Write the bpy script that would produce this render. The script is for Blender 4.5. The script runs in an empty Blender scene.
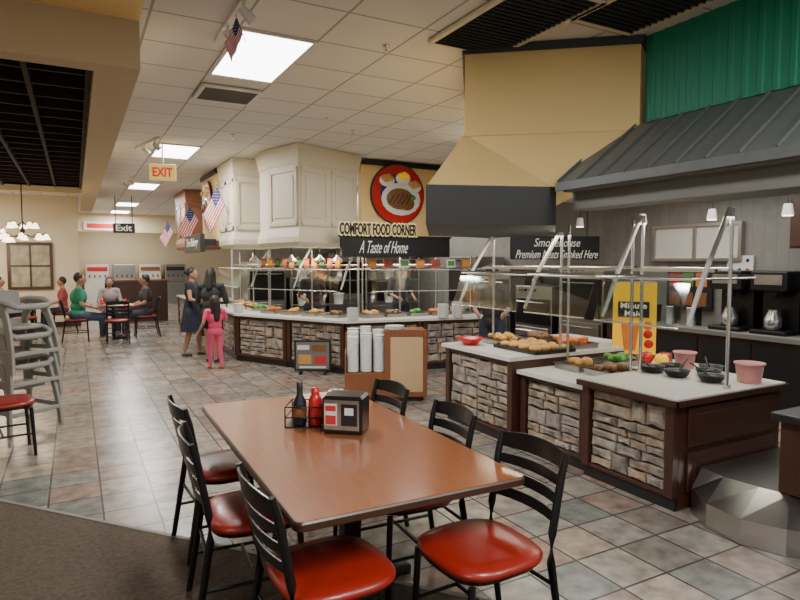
import bpy, bmesh, math, random
from math import sin, cos, pi, radians, atan2, sqrt
from mathutils import Vector, Matrix, Euler
random.seed(11)
S = bpy.context.scene
COL = S.collection
R = random.uniform

# ------------------------------------------------------------------ materials
def N(nt, t, **k):
    n = nt.nodes.new(t)
    for a, v in k.items():
        if hasattr(n, a): setattr(n, a, v)
    return n
def base(n):
    m = bpy.data.materials.new(n); m.use_nodes = True
    nt = m.node_tree
    return m, nt, nt.nodes['Principled BSDF']
def mat(n, c, r=.5, m=0., noise=.12, ns=14., bump=0., em=0., coat=0., stretch=(1, 1, 1)):
    M, nt, b = base(n)
    c4 = (*c, 1)
    b.inputs['Roughness'].default_value = r
    b.inputs['Metallic'].default_value = m
    if coat: b.inputs['Coat Weight'].default_value = coat; b.inputs['Coat Roughness'].default_value = .12
    tc = N(nt, 'ShaderNodeTexCoord'); mp = N(nt, 'ShaderNodeMapping')
    mp.inputs['Scale'].default_value = stretch
    nt.links.new(tc.outputs['Object'], mp.inputs['Vector'])
    nz = N(nt, 'ShaderNodeTexNoise'); nz.inputs['Scale'].default_value = ns; nz.inputs['Detail'].default_value = 5
    nt.links.new(mp.outputs['Vector'], nz.inputs['Vector'])
    mx = N(nt, 'ShaderNodeMix', data_type='RGBA')
    mx.inputs[6].default_value = (*[x * (1 - noise) for x in c], 1)
    mx.inputs[7].default_value = (*[min(1, x * (1 + noise)) for x in c], 1)
    nt.links.new(nz.outputs['Fac'], mx.inputs[0])
    nt.links.new(mx.outputs[2], b.inputs['Base Color'])
    if bump:
        bp = N(nt, 'ShaderNodeBump'); bp.inputs['Strength'].default_value = bump; bp.inputs['Distance'].default_value = .01
        nt.links.new(nz.outputs['Fac'], bp.inputs['Height']); nt.links.new(bp.outputs['Normal'], b.inputs['Normal'])
    if em:
        b.inputs['Emission Color'].default_value = c4; b.inputs['Emission Strength'].default_value = em
    return M
def grid_mat(n, size, gap, cols, grout, rough=.4, off=(0, 0), vary=.15, bump=.3, ns=9, spec=.5):
    M, nt, b = base(n)
    L = nt.links.new
    tc = N(nt, 'ShaderNodeTexCoord')
    sub = N(nt, 'ShaderNodeVectorMath', operation='SUBTRACT'); sub.inputs[1].default_value = (off[0], off[1], 0)
    L(tc.outputs['Object'], sub.inputs[0])
    sc = N(nt, 'ShaderNodeVectorMath', operation='SCALE'); sc.inputs['Scale'].default_value = 1 / size
    L(sub.outputs[0], sc.inputs[0])
    fl = N(nt, 'ShaderNodeVectorMath', operation='FLOOR'); L(sc.outputs[0], fl.inputs[0])
    fr = N(nt, 'ShaderNodeVectorMath', operation='FRACTION'); L(sc.outputs[0], fr.inputs[0])
    sp = N(nt, 'ShaderNodeSeparateXYZ'); L(fr.outputs[0], sp.inputs[0])
    sfl = N(nt, 'ShaderNodeSeparateXYZ'); L(fl.outputs[0], sfl.inputs[0])
    cb = N(nt, 'ShaderNodeCombineXYZ'); L(sfl.outputs[0], cb.inputs[0]); L(sfl.outputs[1], cb.inputs[1])
    ms = []
    for i in (0, 1):
        a = N(nt, 'ShaderNodeMath', operation='SUBTRACT'); L(sp.outputs[i], a.inputs[0]); a.inputs[1].default_value = .5
        c = N(nt, 'ShaderNodeMath', operation='ABSOLUTE'); L(a.outputs[0], c.inputs[0])
        g = N(nt, 'ShaderNodeMath', operation='GREATER_THAN'); L(c.outputs[0], g.inputs[0]); g.inputs[1].default_value = .5 - gap / size / 2
        ms.append(g)
    mxm = N(nt, 'ShaderNodeMath', operation='MAXIMUM'); L(ms[0].outputs[0], mxm.inputs[0]); L(ms[1].outputs[0], mxm.inputs[1])
    wn = N(nt, 'ShaderNodeTexWhiteNoise', noise_dimensions='2D'); L(cb.outputs[0], wn.inputs['Vector'])
    rp = N(nt, 'ShaderNodeValToRGB'); rp.color_ramp.interpolation = 'LINEAR'
    e = rp.color_ramp.elements
    e[0].color = (*cols[0], 1); e[1].color = (*cols[-1], 1)
    for i, c in enumerate(cols[1:-1]):
        x = e.new((i + 1) / (len(cols) - 1)); x.color = (*c, 1)
    L(wn.outputs['Value'], rp.inputs[0])
    nz = N(nt, 'ShaderNodeTexNoise'); nz.inputs['Scale'].default_value = ns; nz.inputs['Detail'].default_value = 7
    L(tc.outputs['Object'], nz.inputs['Vector'])
    mr = N(nt, 'ShaderNodeMapRange'); mr.inputs[3].default_value = 1 - vary; mr.inputs[4].default_value = 1 + vary
    mr.inputs[1].default_value = .3; mr.inputs[2].default_value = .7
    L(nz.outputs['Fac'], mr.inputs[0])
    vm = N(nt, 'ShaderNodeVectorMath', operation='SCALE'); L(rp.outputs[0], vm.inputs[0]); L(mr.outputs[0], vm.inputs['Scale'])
    mx = N(nt, 'ShaderNodeMix', data_type='RGBA'); L(mxm.outputs[0], mx.inputs[0]); L(vm.outputs[0], mx.inputs[6]); mx.inputs[7].default_value = (*grout, 1)
    L(mx.outputs[2], b.inputs['Base Color'])
    iv = N(nt, 'ShaderNodeMath', operation='SUBTRACT'); iv.inputs[0].default_value = 1; L(mxm.outputs[0], iv.inputs[1])
    ad = N(nt, 'ShaderNodeMath', operation='MULTIPLY_ADD'); L(nz.outputs['Fac'], ad.inputs[0]); ad.inputs[1].default_value = .35; L(iv.outputs[0], ad.inputs[2])
    bp = N(nt, 'ShaderNodeBump'); bp.inputs['Strength'].default_value = bump; bp.inputs['Distance'].default_value = .004
    L(ad.outputs[0], bp.inputs['Height']); L(bp.outputs['Normal'], b.inputs['Normal'])
    b.inputs['Roughness'].default_value = rough
    b.inputs['Specular IOR Level'].default_value = spec
    return M
def stone_mat():
    M, nt, b = base('ledge_stone'); L = nt.links.new
    g = N(nt, 'ShaderNodeNewGeometry'); rp = N(nt, 'ShaderNodeValToRGB'); e = rp.color_ramp.elements
    e[0].color = (.14, .11, .088, 1); e[1].color = (.42, .355, .28, 1)
    for p, c in ((.2, (.31, .255, .20, 1)), (.4, (.20, .185, .17, 1)), (.6, (.36, .26, .17, 1)), (.8, (.265, .24, .215, 1))):
        x = e.new(p); x.color = c
    L(g.outputs['Random Per Island'], rp.inputs[0])
    tc = N(nt, 'ShaderNodeTexCoord'); nz = N(nt, 'ShaderNodeTexNoise'); nz.inputs['Scale'].default_value = 13; nz.inputs['Detail'].default_value = 8
    L(tc.outputs['Object'], nz.inputs['Vector'])
    mr = N(nt, 'ShaderNodeMapRange'); mr.inputs[1].default_value = .3; mr.inputs[2].default_value = .7; mr.inputs[3].default_value = .55; mr.inputs[4].default_value = 1.4
    L(nz.outputs['Fac'], mr.inputs[0])
    vm = N(nt, 'ShaderNodeVectorMath', operation='SCALE'); L(rp.outputs[0], vm.inputs[0]); L(mr.outputs[0], vm.inputs['Scale'])
    L(vm.outputs[0], b.inputs['Base Color'])
    bp = N(nt, 'ShaderNodeBump'); bp.inputs['Strength'].default_value = .8; bp.inputs['Distance'].default_value = .02
    L(nz.outputs['Fac'], bp.inputs['Height']); L(bp.outputs['Normal'], b.inputs['Normal'])
    b.inputs['Roughness'].default_value = .85
    return M
def glass_mat():
    M, nt, b = base('guard_glass'); nt.nodes.remove(b); L = nt.links.new
    o = [n for n in nt.nodes if n.type == 'OUTPUT_MATERIAL'][0]
    t = N(nt, 'ShaderNodeBsdfTransparent'); t.inputs[0].default_value = (.92, .97, .95, 1)
    g = N(nt, 'ShaderNodeBsdfGlossy'); g.inputs['Roughness'].default_value = .06
    m = N(nt, 'ShaderNodeMixShader'); m.inputs[0].default_value = .16; L(t.outputs[0], m.inputs[1]); L(g.outputs[0], m.inputs[2]); L(m.outputs[0], o.inputs[0])
    return M

TILE = grid_mat('floor_tile', .335, .013, [(.155, .14, .12), (.29, .245, .195), (.27, .175, .13), (.155, .165, .15), (.33, .275, .215), (.19, .175, .16), (.26, .235, .20), (.225, .16, .125)], (.045, .04, .035), rough=.25, off=(.12, .1), vary=.36, ns=9)
CEIL = grid_mat('ceiling_tile', .6, .02, [(.72, .70, .665), (.76, .74, .70), (.74, .72, .68)], (.38, .365, .34), rough=.9, off=(1.1, 4.47), vary=.05, bump=.25, ns=60)
WTILE = grid_mat('white_wall_tile', .15, .006, [(.50, .49, .47), (.54, .53, .51)], (.36, .36, .34), rough=.3, vary=.06)
WDARK = grid_mat('grey_wall_tile', .15, .006, [(.22, .21, .19), (.25, .24, .22)], (.17, .17, .16), rough=.4, vary=.08)
CARPET = mat('carpet', (.078, .056, .038), .95, noise=.75, ns=38, bump=.8)
CREAM = mat('cream_paint', (.68, .57, .38), .7, noise=.03)
CREAMW = mat('cream_trim', (.72, .66, .51), .5, noise=.03)
YEL = mat('yellow_paint', (.88, .64, .27), .6, noise=.04, ns=3)
TAN = mat('tan_soffit_paint', (.54, .42, .25), .7, noise=.03)
GREEN = mat('green_corrugated', (.0, .22, .13), .55, noise=.05)
GREY = mat('painted_grey_beam', (.17, .17, .155), .6, noise=.06)
ROOF = mat('roof_metal', (.12, .13, .13), .5, m=.15, noise=.15)
BLK = mat('black_paint', (.012, .012, .013), .45, noise=.1)
BLKM = mat('black_metal', (.012, .012, .013), .28, m=.3, noise=.1)
DWOOD = mat('dark_wood', (.055, .021, .013), .35, noise=.35, ns=8, stretch=(1, 1, 8))
COFW = mat('coffer_wood', (.025, .010, .007), .85, noise=.3, ns=6)
MWOOD = mat('cherry_wood', (.22, .08, .032), .35, noise=.3, ns=8, stretch=(8, 8, 1))
TANP = mat('tan_laminate', (.56, .38, .20), .5, noise=.06)
TABLE = mat('table_laminate', (.25, .08, .026), .3, noise=.38, ns=5, stretch=(14, 1, 1), coat=.45)
RED = mat('red_vinyl', (.235, .012, .006), .35, noise=.1, ns=30, coat=.15)
STONE = stone_mat()
GLASS = glass_mat()
WHT = mat('white_laminate', (.66, .64, .59), .3, noise=.03)
PORC = mat('white_porcelain', (.78, .78, .76), .2, noise=.02)
STEEL = mat('stainless', (.45, .44, .42), .28, m=1, noise=.1, ns=4, stretch=(1, 1, 12))
CHROME = mat('chrome', (.7, .7, .7), .22, m=.9, noise=.03)
WPOST = mat('white_post_enamel', (.62, .61, .58), .3, noise=.03)
GPLAS = mat('grey_plastic', (.30, .29, .255), .5, noise=.05)
PINK = mat('pink_plastic', (.62, .28, .26), .4, noise=.03)
EMIT = mat('light_diffuser', (.96, .98, 1), .5, em=10, noise=0)
WARM = mat('warm_lamp_glass', (1, .83, .55), .5, em=5, noise=0)
REDC = mat('red_gloss', (.55, .02, .02), .25, noise=.05)
REDP = mat('red_print', (.6, .03, .03), .6, noise=.03)
YELC = mat('juice_yellow', (.95, .55, .01), .4, noise=.08, em=.25)
ORNG = mat('orange_print', (.75, .2, .03), .5, noise=.2)
BLUE = mat('flag_blue', (.02, .03, .16), .8, noise=.05)
FWHT = mat('flag_white', (.75, .73, .7), .8, noise=.02)
GRNP = mat('leaf_green', (.10, .28, .04), .5, noise=.4, ns=40, bump=.8)
BRWN = mat('roast_brown', (.22, .09, .03), .45, noise=.5, ns=25, bump=.8)
GOLD = mat('golden_bread', (.62, .32, .08), .5, noise=.35, ns=25, bump=.6)
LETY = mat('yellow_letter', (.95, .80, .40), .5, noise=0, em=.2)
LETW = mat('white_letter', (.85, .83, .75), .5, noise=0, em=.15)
PAPER = mat('paper', (.72, .72, .7), .7, noise=.02)
DGREY = mat('vent_dark', (.035, .03, .027), .6)

# ------------------------------------------------------------------ mesh builder
class MB:
    def __init__(s): s.v = []; s.f = []; s.m = []; s.sm = []; s.mi = 0; s.M = None
    def add(s, vs, fs, smooth=False):
        o = len(s.v)
        for v in vs:
            v = Vector(v); s.v.append(s.M @ v if s.M else v)
        for f in fs:
            s.f.append([i + o for i in f]); s.m.append(s.mi); s.sm.append(smooth)
        return s
    def box(s, c, d, rot=(0, 0, 0)):
        M = Matrix.Translation(c) @ Euler(rot).to_matrix().to_4x4()
        vs = [M @ Vector((x * d[0] / 2, y * d[1] / 2, z * d[2] / 2)) for x in (-1, 1) for y in (-1, 1) for z in (-1, 1)]
        return s.add(vs, [(0, 1, 3, 2), (4, 6, 7, 5), (0, 4, 5, 1), (2, 3, 7, 6), (0, 2, 6, 4), (1, 5, 7, 3)])
    def b2(s, a, b):
        return s.box([(a[i] + b[i]) / 2 for i in range(3)], [abs(b[i] - a[i]) for i in range(3)])
    def loft(s, rings, smooth=False, caps=True, closed=True):
        n = len(rings[0]); vs = [v for r in rings for v in r]; fs = []
        for k in range(len(rings) - 1):
            for i in range(n if closed else n - 1):
                j = (i + 1) % n
                fs.append((k * n + i, k * n + j, (k + 1) * n + j, (k + 1) * n + i))
        s.add(vs, fs, smooth)
        if caps:
            s.add(rings[0], [tuple(range(n))]); s.add(rings[-1], [tuple(range(n))])
        return s
    def cyl(s, p0, p1, r0, r1=None, n=14, smooth=True):
        r1 = r0 if r1 is None else r1
        p0 = Vector(p0); p1 = Vector(p1); q = (p1 - p0).to_track_quat('Z', 'Y')
        rr = [[p + q @ Vector((r * cos(2 * pi * i / n), r * sin(2 * pi * i / n), 0)) for i in range(n)] for p, r in ((p0, r0), (p1, r1))]
        return s.loft(rr, smooth)
    def lathe(s, prof, c=(0, 0, 0), n=24, smooth=True):
        c = Vector(c)
        rr = [[c + Vector((max(r, .0004) * cos(2 * pi * i / n), max(r, .0004) * sin(2 * pi * i / n), z)) for i in range(n)] for r, z in prof]
        return s.loft(rr, smooth)
    def prism(s, poly, z0, z1, poly1=None):
        return s.loft([[(x, y, z0) for x, y in poly], [(x, y, z1) for x, y in (poly1 or poly)]])
    def sph(s, c, r, n=14, m=9):
        if not hasattr(r, '__len__'): r = (r, r, r)
        c = Vector(c); rr = []
        for k in range(m + 1):
            a = -pi / 2 + pi * k / m
            ca = max(cos(a), .002)
            rr.append([c + Vector((r[0] * ca * cos(2 * pi * i / n), r[1] * ca * sin(2 * pi * i / n), r[2] * sin(a))) for i in range(n)])
        return s.loft(rr, True)
    def cap(s, p0, p1, r0, r1=None, n=12):
        r1 = r0 if r1 is None else r1
        s.sph(p0, r0, n, 7); s.sph(p1, r1, n, 7); return s.cyl(p0, p1, r0, r1, n)
    def tube(s, pts, r, n=10):
        pts = [Vector(p) for p in pts]; rr = []
        for i, p in enumerate(pts):
            d = (pts[min(i + 1, len(pts) - 1)] - pts[max(i - 1, 0)])
            q = d.to_track_quat('Z', 'Y')
            rad = r[i] if hasattr(r, '__len__') else r
            rr.append([p + q @ Vector((rad * cos(2 * pi * k / n), rad * sin(2 * pi * k / n), 0)) for k in range(n)])
        return s.loft(rr, True)
    def ribbon(s, pts, wd, th):
        return s.loft([[(x - a / 2, y - th / 2, z), (x + a / 2, y - th / 2, z), (x + a / 2, y + th / 2, z), (x - a / 2, y + th / 2, z)] for (x, y, z), a in zip(pts, wd)])
    def obj(s, name, mats, parent=None, loc=(0, 0, 0), rz=0, bevel=0, remesh=0, label=None, cat=None, group=None, kind=None, recalc=True):
        me = bpy.data.meshes.new(name)
        me.from_pydata([tuple(v) for v in s.v], [], s.f)
        if not isinstance(mats, (list, tuple)): mats = [mats]
        for m in mats: me.materials.append(m)
        me.polygons.foreach_set('material_index', s.m)
        me.polygons.foreach_set('use_smooth', s.sm)
        bm = bmesh.new(); bm.from_mesh(me)
        if recalc: bmesh.ops.recalc_face_normals(bm, faces=bm.faces)
        bm.to_mesh(me); bm.free()
        o = bpy.data.objects.new(name, me); COL.objects.link(o)
        o.location = loc; o.rotation_euler = (0, 0, rz)
        if parent: o.parent = parent
        if remesh:
            r = o.modifiers.new('r', 'REMESH'); r.mode = 'VOXEL'; r.voxel_size = remesh; r.use_smooth_shade = True
            k = o.modifiers.new('s', 'SMOOTH'); k.iterations = 3; k.factor = .5
        if bevel:
            b = o.modifiers.new('b', 'BEVEL'); b.width = bevel; b.segments = 2; b.limit_method = 'ANGLE'
        tag(o, label, cat, group, kind)
        return o
def tag(o, label=None, cat=None, group=None, kind=None):
    if label: o['label'] = label
    if cat: o['category'] = cat
    if group: o['group'] = group
    if kind: o['kind'] = kind
def thing(name, loc, rz, label, cat, group=None):
    e = bpy.data.objects.new(name, None); COL.objects.link(e); e.empty_display_size = .1
    e.location = loc; e.rotation_euler = (0, 0, rz); tag(e, label, cat, group)
    return e
def dup(o, loc, rz=None, label=None):
    c = o.copy(); COL.objects.link(c); c.location = loc
    if rz is not None: c.rotation_euler = (0, 0, rz)
    if label: c['label'] = label
    def rec(a, b):
        for k in a.children:
            kk = k.copy(); COL.objects.link(kk); kk.parent = b; rec(k, kk)
    rec(o, c)
    return c
def struct(o): o['kind'] = 'structure'; return o
def text(s, w, h, loc, rot, m, parent, name='lettering', shear=0, bold=.0, ext=.004):
    cu = bpy.data.curves.new('t', 'FONT'); cu.body = s; cu.size = 1; cu.shear = shear; cu.offset = bold; cu.extrude = .5
    cu.align_x = 'CENTER'; cu.resolution_u = 3
    t = bpy.data.objects.new('t', cu); COL.objects.link(t)
    bpy.context.view_layer.update()
    me = bpy.data.meshes.new_from_object(t.evaluated_get(bpy.context.evaluated_depsgraph_get()))
    bpy.data.objects.remove(t)
    xs = [v.co.x for v in me.vertices]; ys = [v.co.y for v in me.vertices]
    cx = (min(xs) + max(xs)) / 2; cy = (min(ys) + max(ys)) / 2
    sx = w / (max(xs) - min(xs)); sy = h / (max(ys) - min(ys))
    for v in me.vertices: v.co = ((v.co.x - cx) * sx, (v.co.y - cy) * sy, v.co.z * ext * 2)
    me.materials.clear(); me.materials.append(m); me.name = name
    o = bpy.data.objects.new(name, me); COL.objects.link(o); o.location = loc; o.rotation_euler = rot
    if parent: o.parent = parent
    return o
LP = 1.08
def area(loc, sx, sy, p, c=(1, .975, .94), rot=(0, 0, 0)):
    l = bpy.data.lights.new('lamp', 'AREA'); l.shape = 'RECTANGLE'; l.size = sx; l.size_y = sy; l.energy = p * LP; l.color = c
    o = bpy.data.objects.new('area_lamp', l); COL.objects.link(o); o.location = loc; o.rotation_euler = rot
    return o
def se(a, b, z, n=28, e=.5, cx=0, cy=0):
    out = []
    for i in range(n):
        t = 2 * pi * i / n; c = cos(t); s_ = sin(t)
        out.append((cx + a * abs(c) ** e * (1 if c > 0 else -1), cy + b * abs(s_) ** e * (1 if s_ > 0 else -1), z))
    return out

# ------------------------------------------------------------------ camera
cam = bpy.data.cameras.new('camera'); cam.sensor_width = 36; cam.lens = 27; cam.clip_end = 200
co = bpy.data.objects.new('camera', cam); COL.objects.link(co); co.location = (0, 0, 1.7)
co.rotation_euler = (radians(90 - 3.63), 0, radians(-28.4)); S.camera = co
w = bpy.data.worlds.new('world'); w.use_nodes = True; S.world = w
w.node_tree.nodes['Background'].inputs[0].default_value = (1, .98, .95, 1); w.node_tree.nodes['Background'].inputs[1].default_value = .48

# ------------------------------------------------------------------ room shell
def sbox(name, a, b, m, bevel=0):
    return struct(MB().b2(a, b).obj(name, m, bevel=bevel))
sbox('floor', (-7, -3, -.1), (9.2, 27, 0), TILE)
sbox('ceiling', (-7, -3, 3.4), (9.2, 27, 3.5), CEIL)
c = MB().prism([(-5, 10.29), (3.2, .67), (3.2, -3), (-7, -3), (-7, 10.29)], 0, .006).obj('trim_1', CARPET); struct(c)
c = MB(); c.M = Matrix.Translation((.03, 4.38, .004)) @ Matrix.Rotation(atan2(-1.15, .98), 4, 'Z'); c.box((0, 0, 0), (9, .03, .012)); struct(c.obj('trim_2', GREY))
sbox('wall_dining', (-7, 18, 0), (.1, 18.15, 3.4), CREAM)
sbox('wall_passage', (-.05, 18.15, 0), (.1, 27, 3.4), CREAM)
sbox('wall_left', (-7.1, -3, 0), (-7, 18, 3.4), CREAM)
sbox('wall_far', (.1, 26.8, 0), (9.2, 27, 3.4), CREAM)
sbox('wall_kitchen', (3.1, 13.6, 0), (9, 13.75, 3.4), WTILE)
sbox('wall_right', (7.4, -3, 0), (7.55, 13.6, 3.4), WDARK)
sbox('trim_3', (.12, 23.5, 2.75), (9, 23.7, 3.4), CREAM)
# soffit
sbox('trim_4', (.157, 4.6, 3.03), (.44, 18, 3.4), TAN)
sbox('trim_5', (-7, 4.6, 3.03), (.157, 4.78, 3.4), TAN)
sbox('trim_6', (-7, 13.3, 3.03), (.157, 13.6, 3.4), TAN)
sbox('trim_7', (-7, -3, 3.36), (.44, 4.6, 3.4), YEL)
cf = MB().b2((-6.9, 4.78, 3.34), (.157, 13.3, 3.38))
x = .15
while x > -6.9:
    cf.b2((x - .035, 4.79, 3.12), (x, 13.3, 3.34)); x -= .42
y = 4.9
while y < 13.3:
    cf.b2((-6.9, y, 3.14), (.157, y + .035, 3.34)); y += .42
struct(cf.obj('trim_8', COFW))
sbox('baseboard_dining', (-7, 17.97, 0), (.1, 18, .14), DWOOD)
# kitchen low ceiling and green wall
sbox('trim_9', (5.0, -2, 2.62), (7.4, 7, 2.7), CEIL)
sbox('trim_10', (5.0, -2, 2.7), (5.1, 7, 3.4), CREAM)
sbox('trim_11', (5.6, 9.2, 2.35), (7.4, 9.35, 3.4), CREAM)
g = MB(); g.b2((3.845, -2, 2.76), (3.87, 3.2, 3.4)); y = -2
while y < 3.19:
    g.loft([[(3.846, y, z), (3.838, y + .012, z), (3.838, y + .04, z), (3.846, y + .052, z)] for z in (2.76, 3.4)]); y += .1
struct(g.obj('wall_green', GREEN))

# awning
aw = thing('metal_awning', (3.2, 3.45, 2.28), 0, 'grey standing-seam metal awning roof above the serving counter', 'awning')
a = MB()
sl = sqrt(.6 ** 2 + .45 ** 2); an = atan2(.45, .6)
a.box((.3, -2.6, .225), (sl, 5.2, .02), (0, -an, 0))
a.obj('roof_panel', ROOF, aw)
a = MB(); y = -.02
while y > -5.2:
    a.box((.3 - .006, y, .225 + .016), (sl, .014, .022), (0, -an, 0)); y -= .2
a.obj('seam', ROOF, aw, bevel=.003)
a = MB().b2((-.01, -5.2, -.05), (.02, 0, .01)); a.obj('gutter', ROOF, aw)
a = MB().b2((.12, -5.2, -.19), (.30, -.05, -.05)); a.b2((.02, -5.2, -.06), (1.7, -.05, -.04)); a.obj('beam', GREY, aw, bevel=.006)

# big yellow hood
A = (3.8, 3.21); B = (2.77, 4.04); Cc = (3.68, 5.32); Dd = (4.6, 5.5); Ee = (4.75, 3.8)
A2 = (3.24, 3.5); B2 = (2.30, 3.84); C2 = (3.36, 5.55); D2 = (4.3, 5.75); E2 = (4.3, 4.65)
hd = thing('serving_hood', (0, 0, 0), 0, 'large yellow flared serving hood with black band and black top trim', 'hood')
T = [A, B, Cc, Dd, Ee]; Bt = [A2, B2, C2, D2, E2]
def ring(p, z): return [(x, y, z) for x, y in p]
MB().loft([ring(Bt, 2.26), ring(T, 2.72), ring(T, 3.34)]).obj('hood_body', YEL, hd)
def grow(p, k):
    cx = sum(a[0] for a in p) / len(p); cy = sum(a[1] for a in p) / len(p)
    return [(cx + (a[0] - cx) * k, cy + (a[1] - cy) * k) for a in p]
MB().loft([ring(grow(T, 1.02), 3.34), ring(grow(T, 1.035), 3.395)]).obj('top_trim', BLK, hd)
MB().loft([ring(grow(Bt, 1.01), 1.98), ring(grow(Bt, 1.01), 2.27)]).obj('black_band', BLK, hd)
MB().loft([ring(grow(T, 1.012), 2.70), ring(grow(T, 1.012), 2.725)]).obj('molding', YEL, hd)

# paneled cream hoods
def edge_M(P, Q, z=0):
    P = Vector((*P, 0)); Q = Vector((*Q, 0)); m = (P + Q) / 2; m.z = z
    return Matrix.Translation(m) @ Matrix.Rotation(atan2(Q.y - P.y, Q.x - P.x), 4, 'Z'), (Q - P).length
def cream_hood(poly, z0, label, faces, m=CREAMW):
    o = thing('paneled_hood', (0, 0, 0), 0, label, 'hood')
    MB().loft([ring(poly, z0 + .2), ring(poly, 3.22)]).obj('hood_body', m, o)
    MB().loft([ring(grow(poly, 1.02), 3.12), ring(grow(poly, 1.04), 3.2), ring(grow(poly, 1.09), 3.33), ring(grow(poly, 1.09), 3.39)]).obj('crown_molding', m, o)
    MB().loft([ring(grow(poly, .97), z0), ring(grow(poly, 1.07), z0 + .06), ring(grow(poly, 1.07), z0 + .14), ring(grow(poly, 1.0), z0 + .26)]).obj('base_molding', m, o)
    for i, n in faces:
        P = poly[i]; Q = poly[(i + 1) % len(poly)]
        k = MB(); k.M, L = edge_M(P, Q)
        w_ = L / n
        for j in range(n):
            x0 = -L / 2 + j * w_
            for (a0, a1, c0, c1) in ((.03, .09, z0 + .3, 3.08), (w_ - .09, w_ - .03, z0 + .3, 3.08), (.03, w_ - .03, z0 + .3, z0 + .37), (.03, w_ - .03, 3.01, 3.08)):
                k.b2((x0 + a0, -.02, c0), (x0 + a1, .02, c1))
            k.b2((x0 + .13, -.012, z0 + .42), (x0 + w_ - .13, .01, 2.96))
        k.obj('raised_panel', m, o, bevel=.006)
    return o
cream_hood([(2.64, 9.1), (2.86, 8.35), (4.0, 8.84), (4.0, 9.6), (2.64, 9.6)], 1.93, 'cream raised-panel hood with crown molding hung from the ceiling', [(0, 1), (1, 2)])
cream_hood([(2.33, 11.1), (2.33, 10.05), (3.1, 9.95), (3.1, 11.1)], 1.93, 'cream raised-panel hood with crown molding beside the flag', [(0, 2), (1, 1)])
cream_hood([(2.33, 16.4), (2.33, 14.9), (3.1, 14.8), (3.1, 16.4)], 2.0, 'brown wooden hood over a distant serving station', [(0, 2), (1, 1)], MWOOD)

# COMFORT FOOD CORNER facade
fc = thing('food_sign', (4.95, 9.05, 0), 0, 'yellow food station sign with round meal plaque and black lettering band', 'sign')
MB().b2((-.78, 0, 2.15), (.8, .12, 3.3)).obj('sign_panel', YEL, fc)
MB().b2((-.8, -.03, 3.3), (.84, .14, 3.38)).obj('top_trim', BLK, fc)
k = MB(); k.b2((-1.42, -.7, 1.78), (.5, -.6, 2.10)); k.b2((-1.44, -.72, 2.08), (.52, -.58, 2.11)); k.obj('black_band', BLK, fc, bevel=.008)
for xx in (-1.0, .3):
    k = MB().b2((xx, -.6, 2.0), (xx + .08, .0, 2.1)); k.obj('bracket', BLK, fc)
text('COMFORT FOOD CORNER', 1.36, .225, (-.82, -.735, 2.2), (pi / 2, 0, 0), LETY, fc, bold=.10, ext=.006)
text('COMFORT FOOD CORNER', 1.32, .18, (-.82, -.745, 2.2), (pi / 2, 0, 0), BLK, fc, bold=.035, ext=.006)
text('A Taste of Home', .85, .19, (-.72, -.705, 1.93), (pi / 2, 0, 0), LETW, fc, shear=.55, bold=-.005)
def plaque(parent, cx, cz, r, y=-.02):
    for nm, rr, th, m in (('plaque_rim', r, .03, BLK), ('plaque_disc', r * .96, .036, REDC), ('plaque_center', r * .66, .042, BLUE)):
        k = MB(); k.cyl((cx, y, cz), (cx, y - th, cz), rr, n=36, smooth=False); k.obj(nm, m, parent)
    k = MB(); k.sph((cx + .1 * r, y - .045, cz - .16 * r), (.74 * r, .02, .54 * r), 32, 8); k.obj('painted_plate', PORC, parent)
    k = MB(); k.sph((cx + .05 * r, y - .05, cz - .16 * r), (.52 * r, .05, .36 * r), 24, 10); k.sph((cx + .3 * r, y - .05, cz - .3 * r), (.3 * r, .045, .24 * r), 20, 8); k.obj('painted_steak', BRWN, parent)
    k = MB()
    for i in range(5): k.box((cx + (-.3 + i * .16) * r, y - .097, cz - .18 * r), (.028 * r, .01, .42 * r), (0, .6, 0))
    k.obj('grill_mark', BLK, parent)
    k = MB(); k.sph((cx + .5 * r, y - .06, cz - .1 * r), (.14 * r, .04, .1 * r), 14, 8); k.obj('painted_garnish', GRNP, parent)
    for dx, dz, m in ((-.42, .48, GOLD), (.18, .58, YELC), (.58, .32, GOLD)):
        k = MB()
        for (ax, az) in ((0, 0), (-.1, .02), (.1, .01), (.03, .06), (-.05, -.04)): k.sph((cx + (dx + ax) * r, y - .055, cz + (dz + az) * r), (.13 * r, .045, .1 * r), 12, 7)
        k.obj('painted_side_dish', m, parent)
        k = MB(); k.sph((cx + dx * r, y - .04, cz + dz * r - .06 * r), (.29 * r, .035, .2 * r), 20, 8); k.obj('painted_bowl', PORC, parent)
plaque(fc, -.12, 2.84, .51)
# second sign
f2 = thing('food_sign', (2.3, 11.95, 0), -pi / 2, 'food station sign with round meal plaque on yellow panel', 'sign')
MB().b2((-.7, 0, 2.1), (.7, .12, 3.3)).obj('sign_panel', YEL, f2)
MB().b2((-.74, -.03, 3.3), (.74, .14, 3.38)).obj('top_trim', BLK, f2)
MB().b2((-.75, -.35, 1.88), (.95, -.27, 2.2)).obj('black_band', BLK, f2, bevel=.01)
for xx in (-.6, .5):
    k = MB().b2((xx, -.27, 2.0), (xx + .1, .0, 2.12)); k.obj('bracket', BLK, f2)
text('The Bakery', 1.2, .2, (.1, -.355, 2.04), (pi / 2, 0, 0), LETW, f2, shear=.3)
plaque(f2, 0, 2.8, .44)
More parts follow.
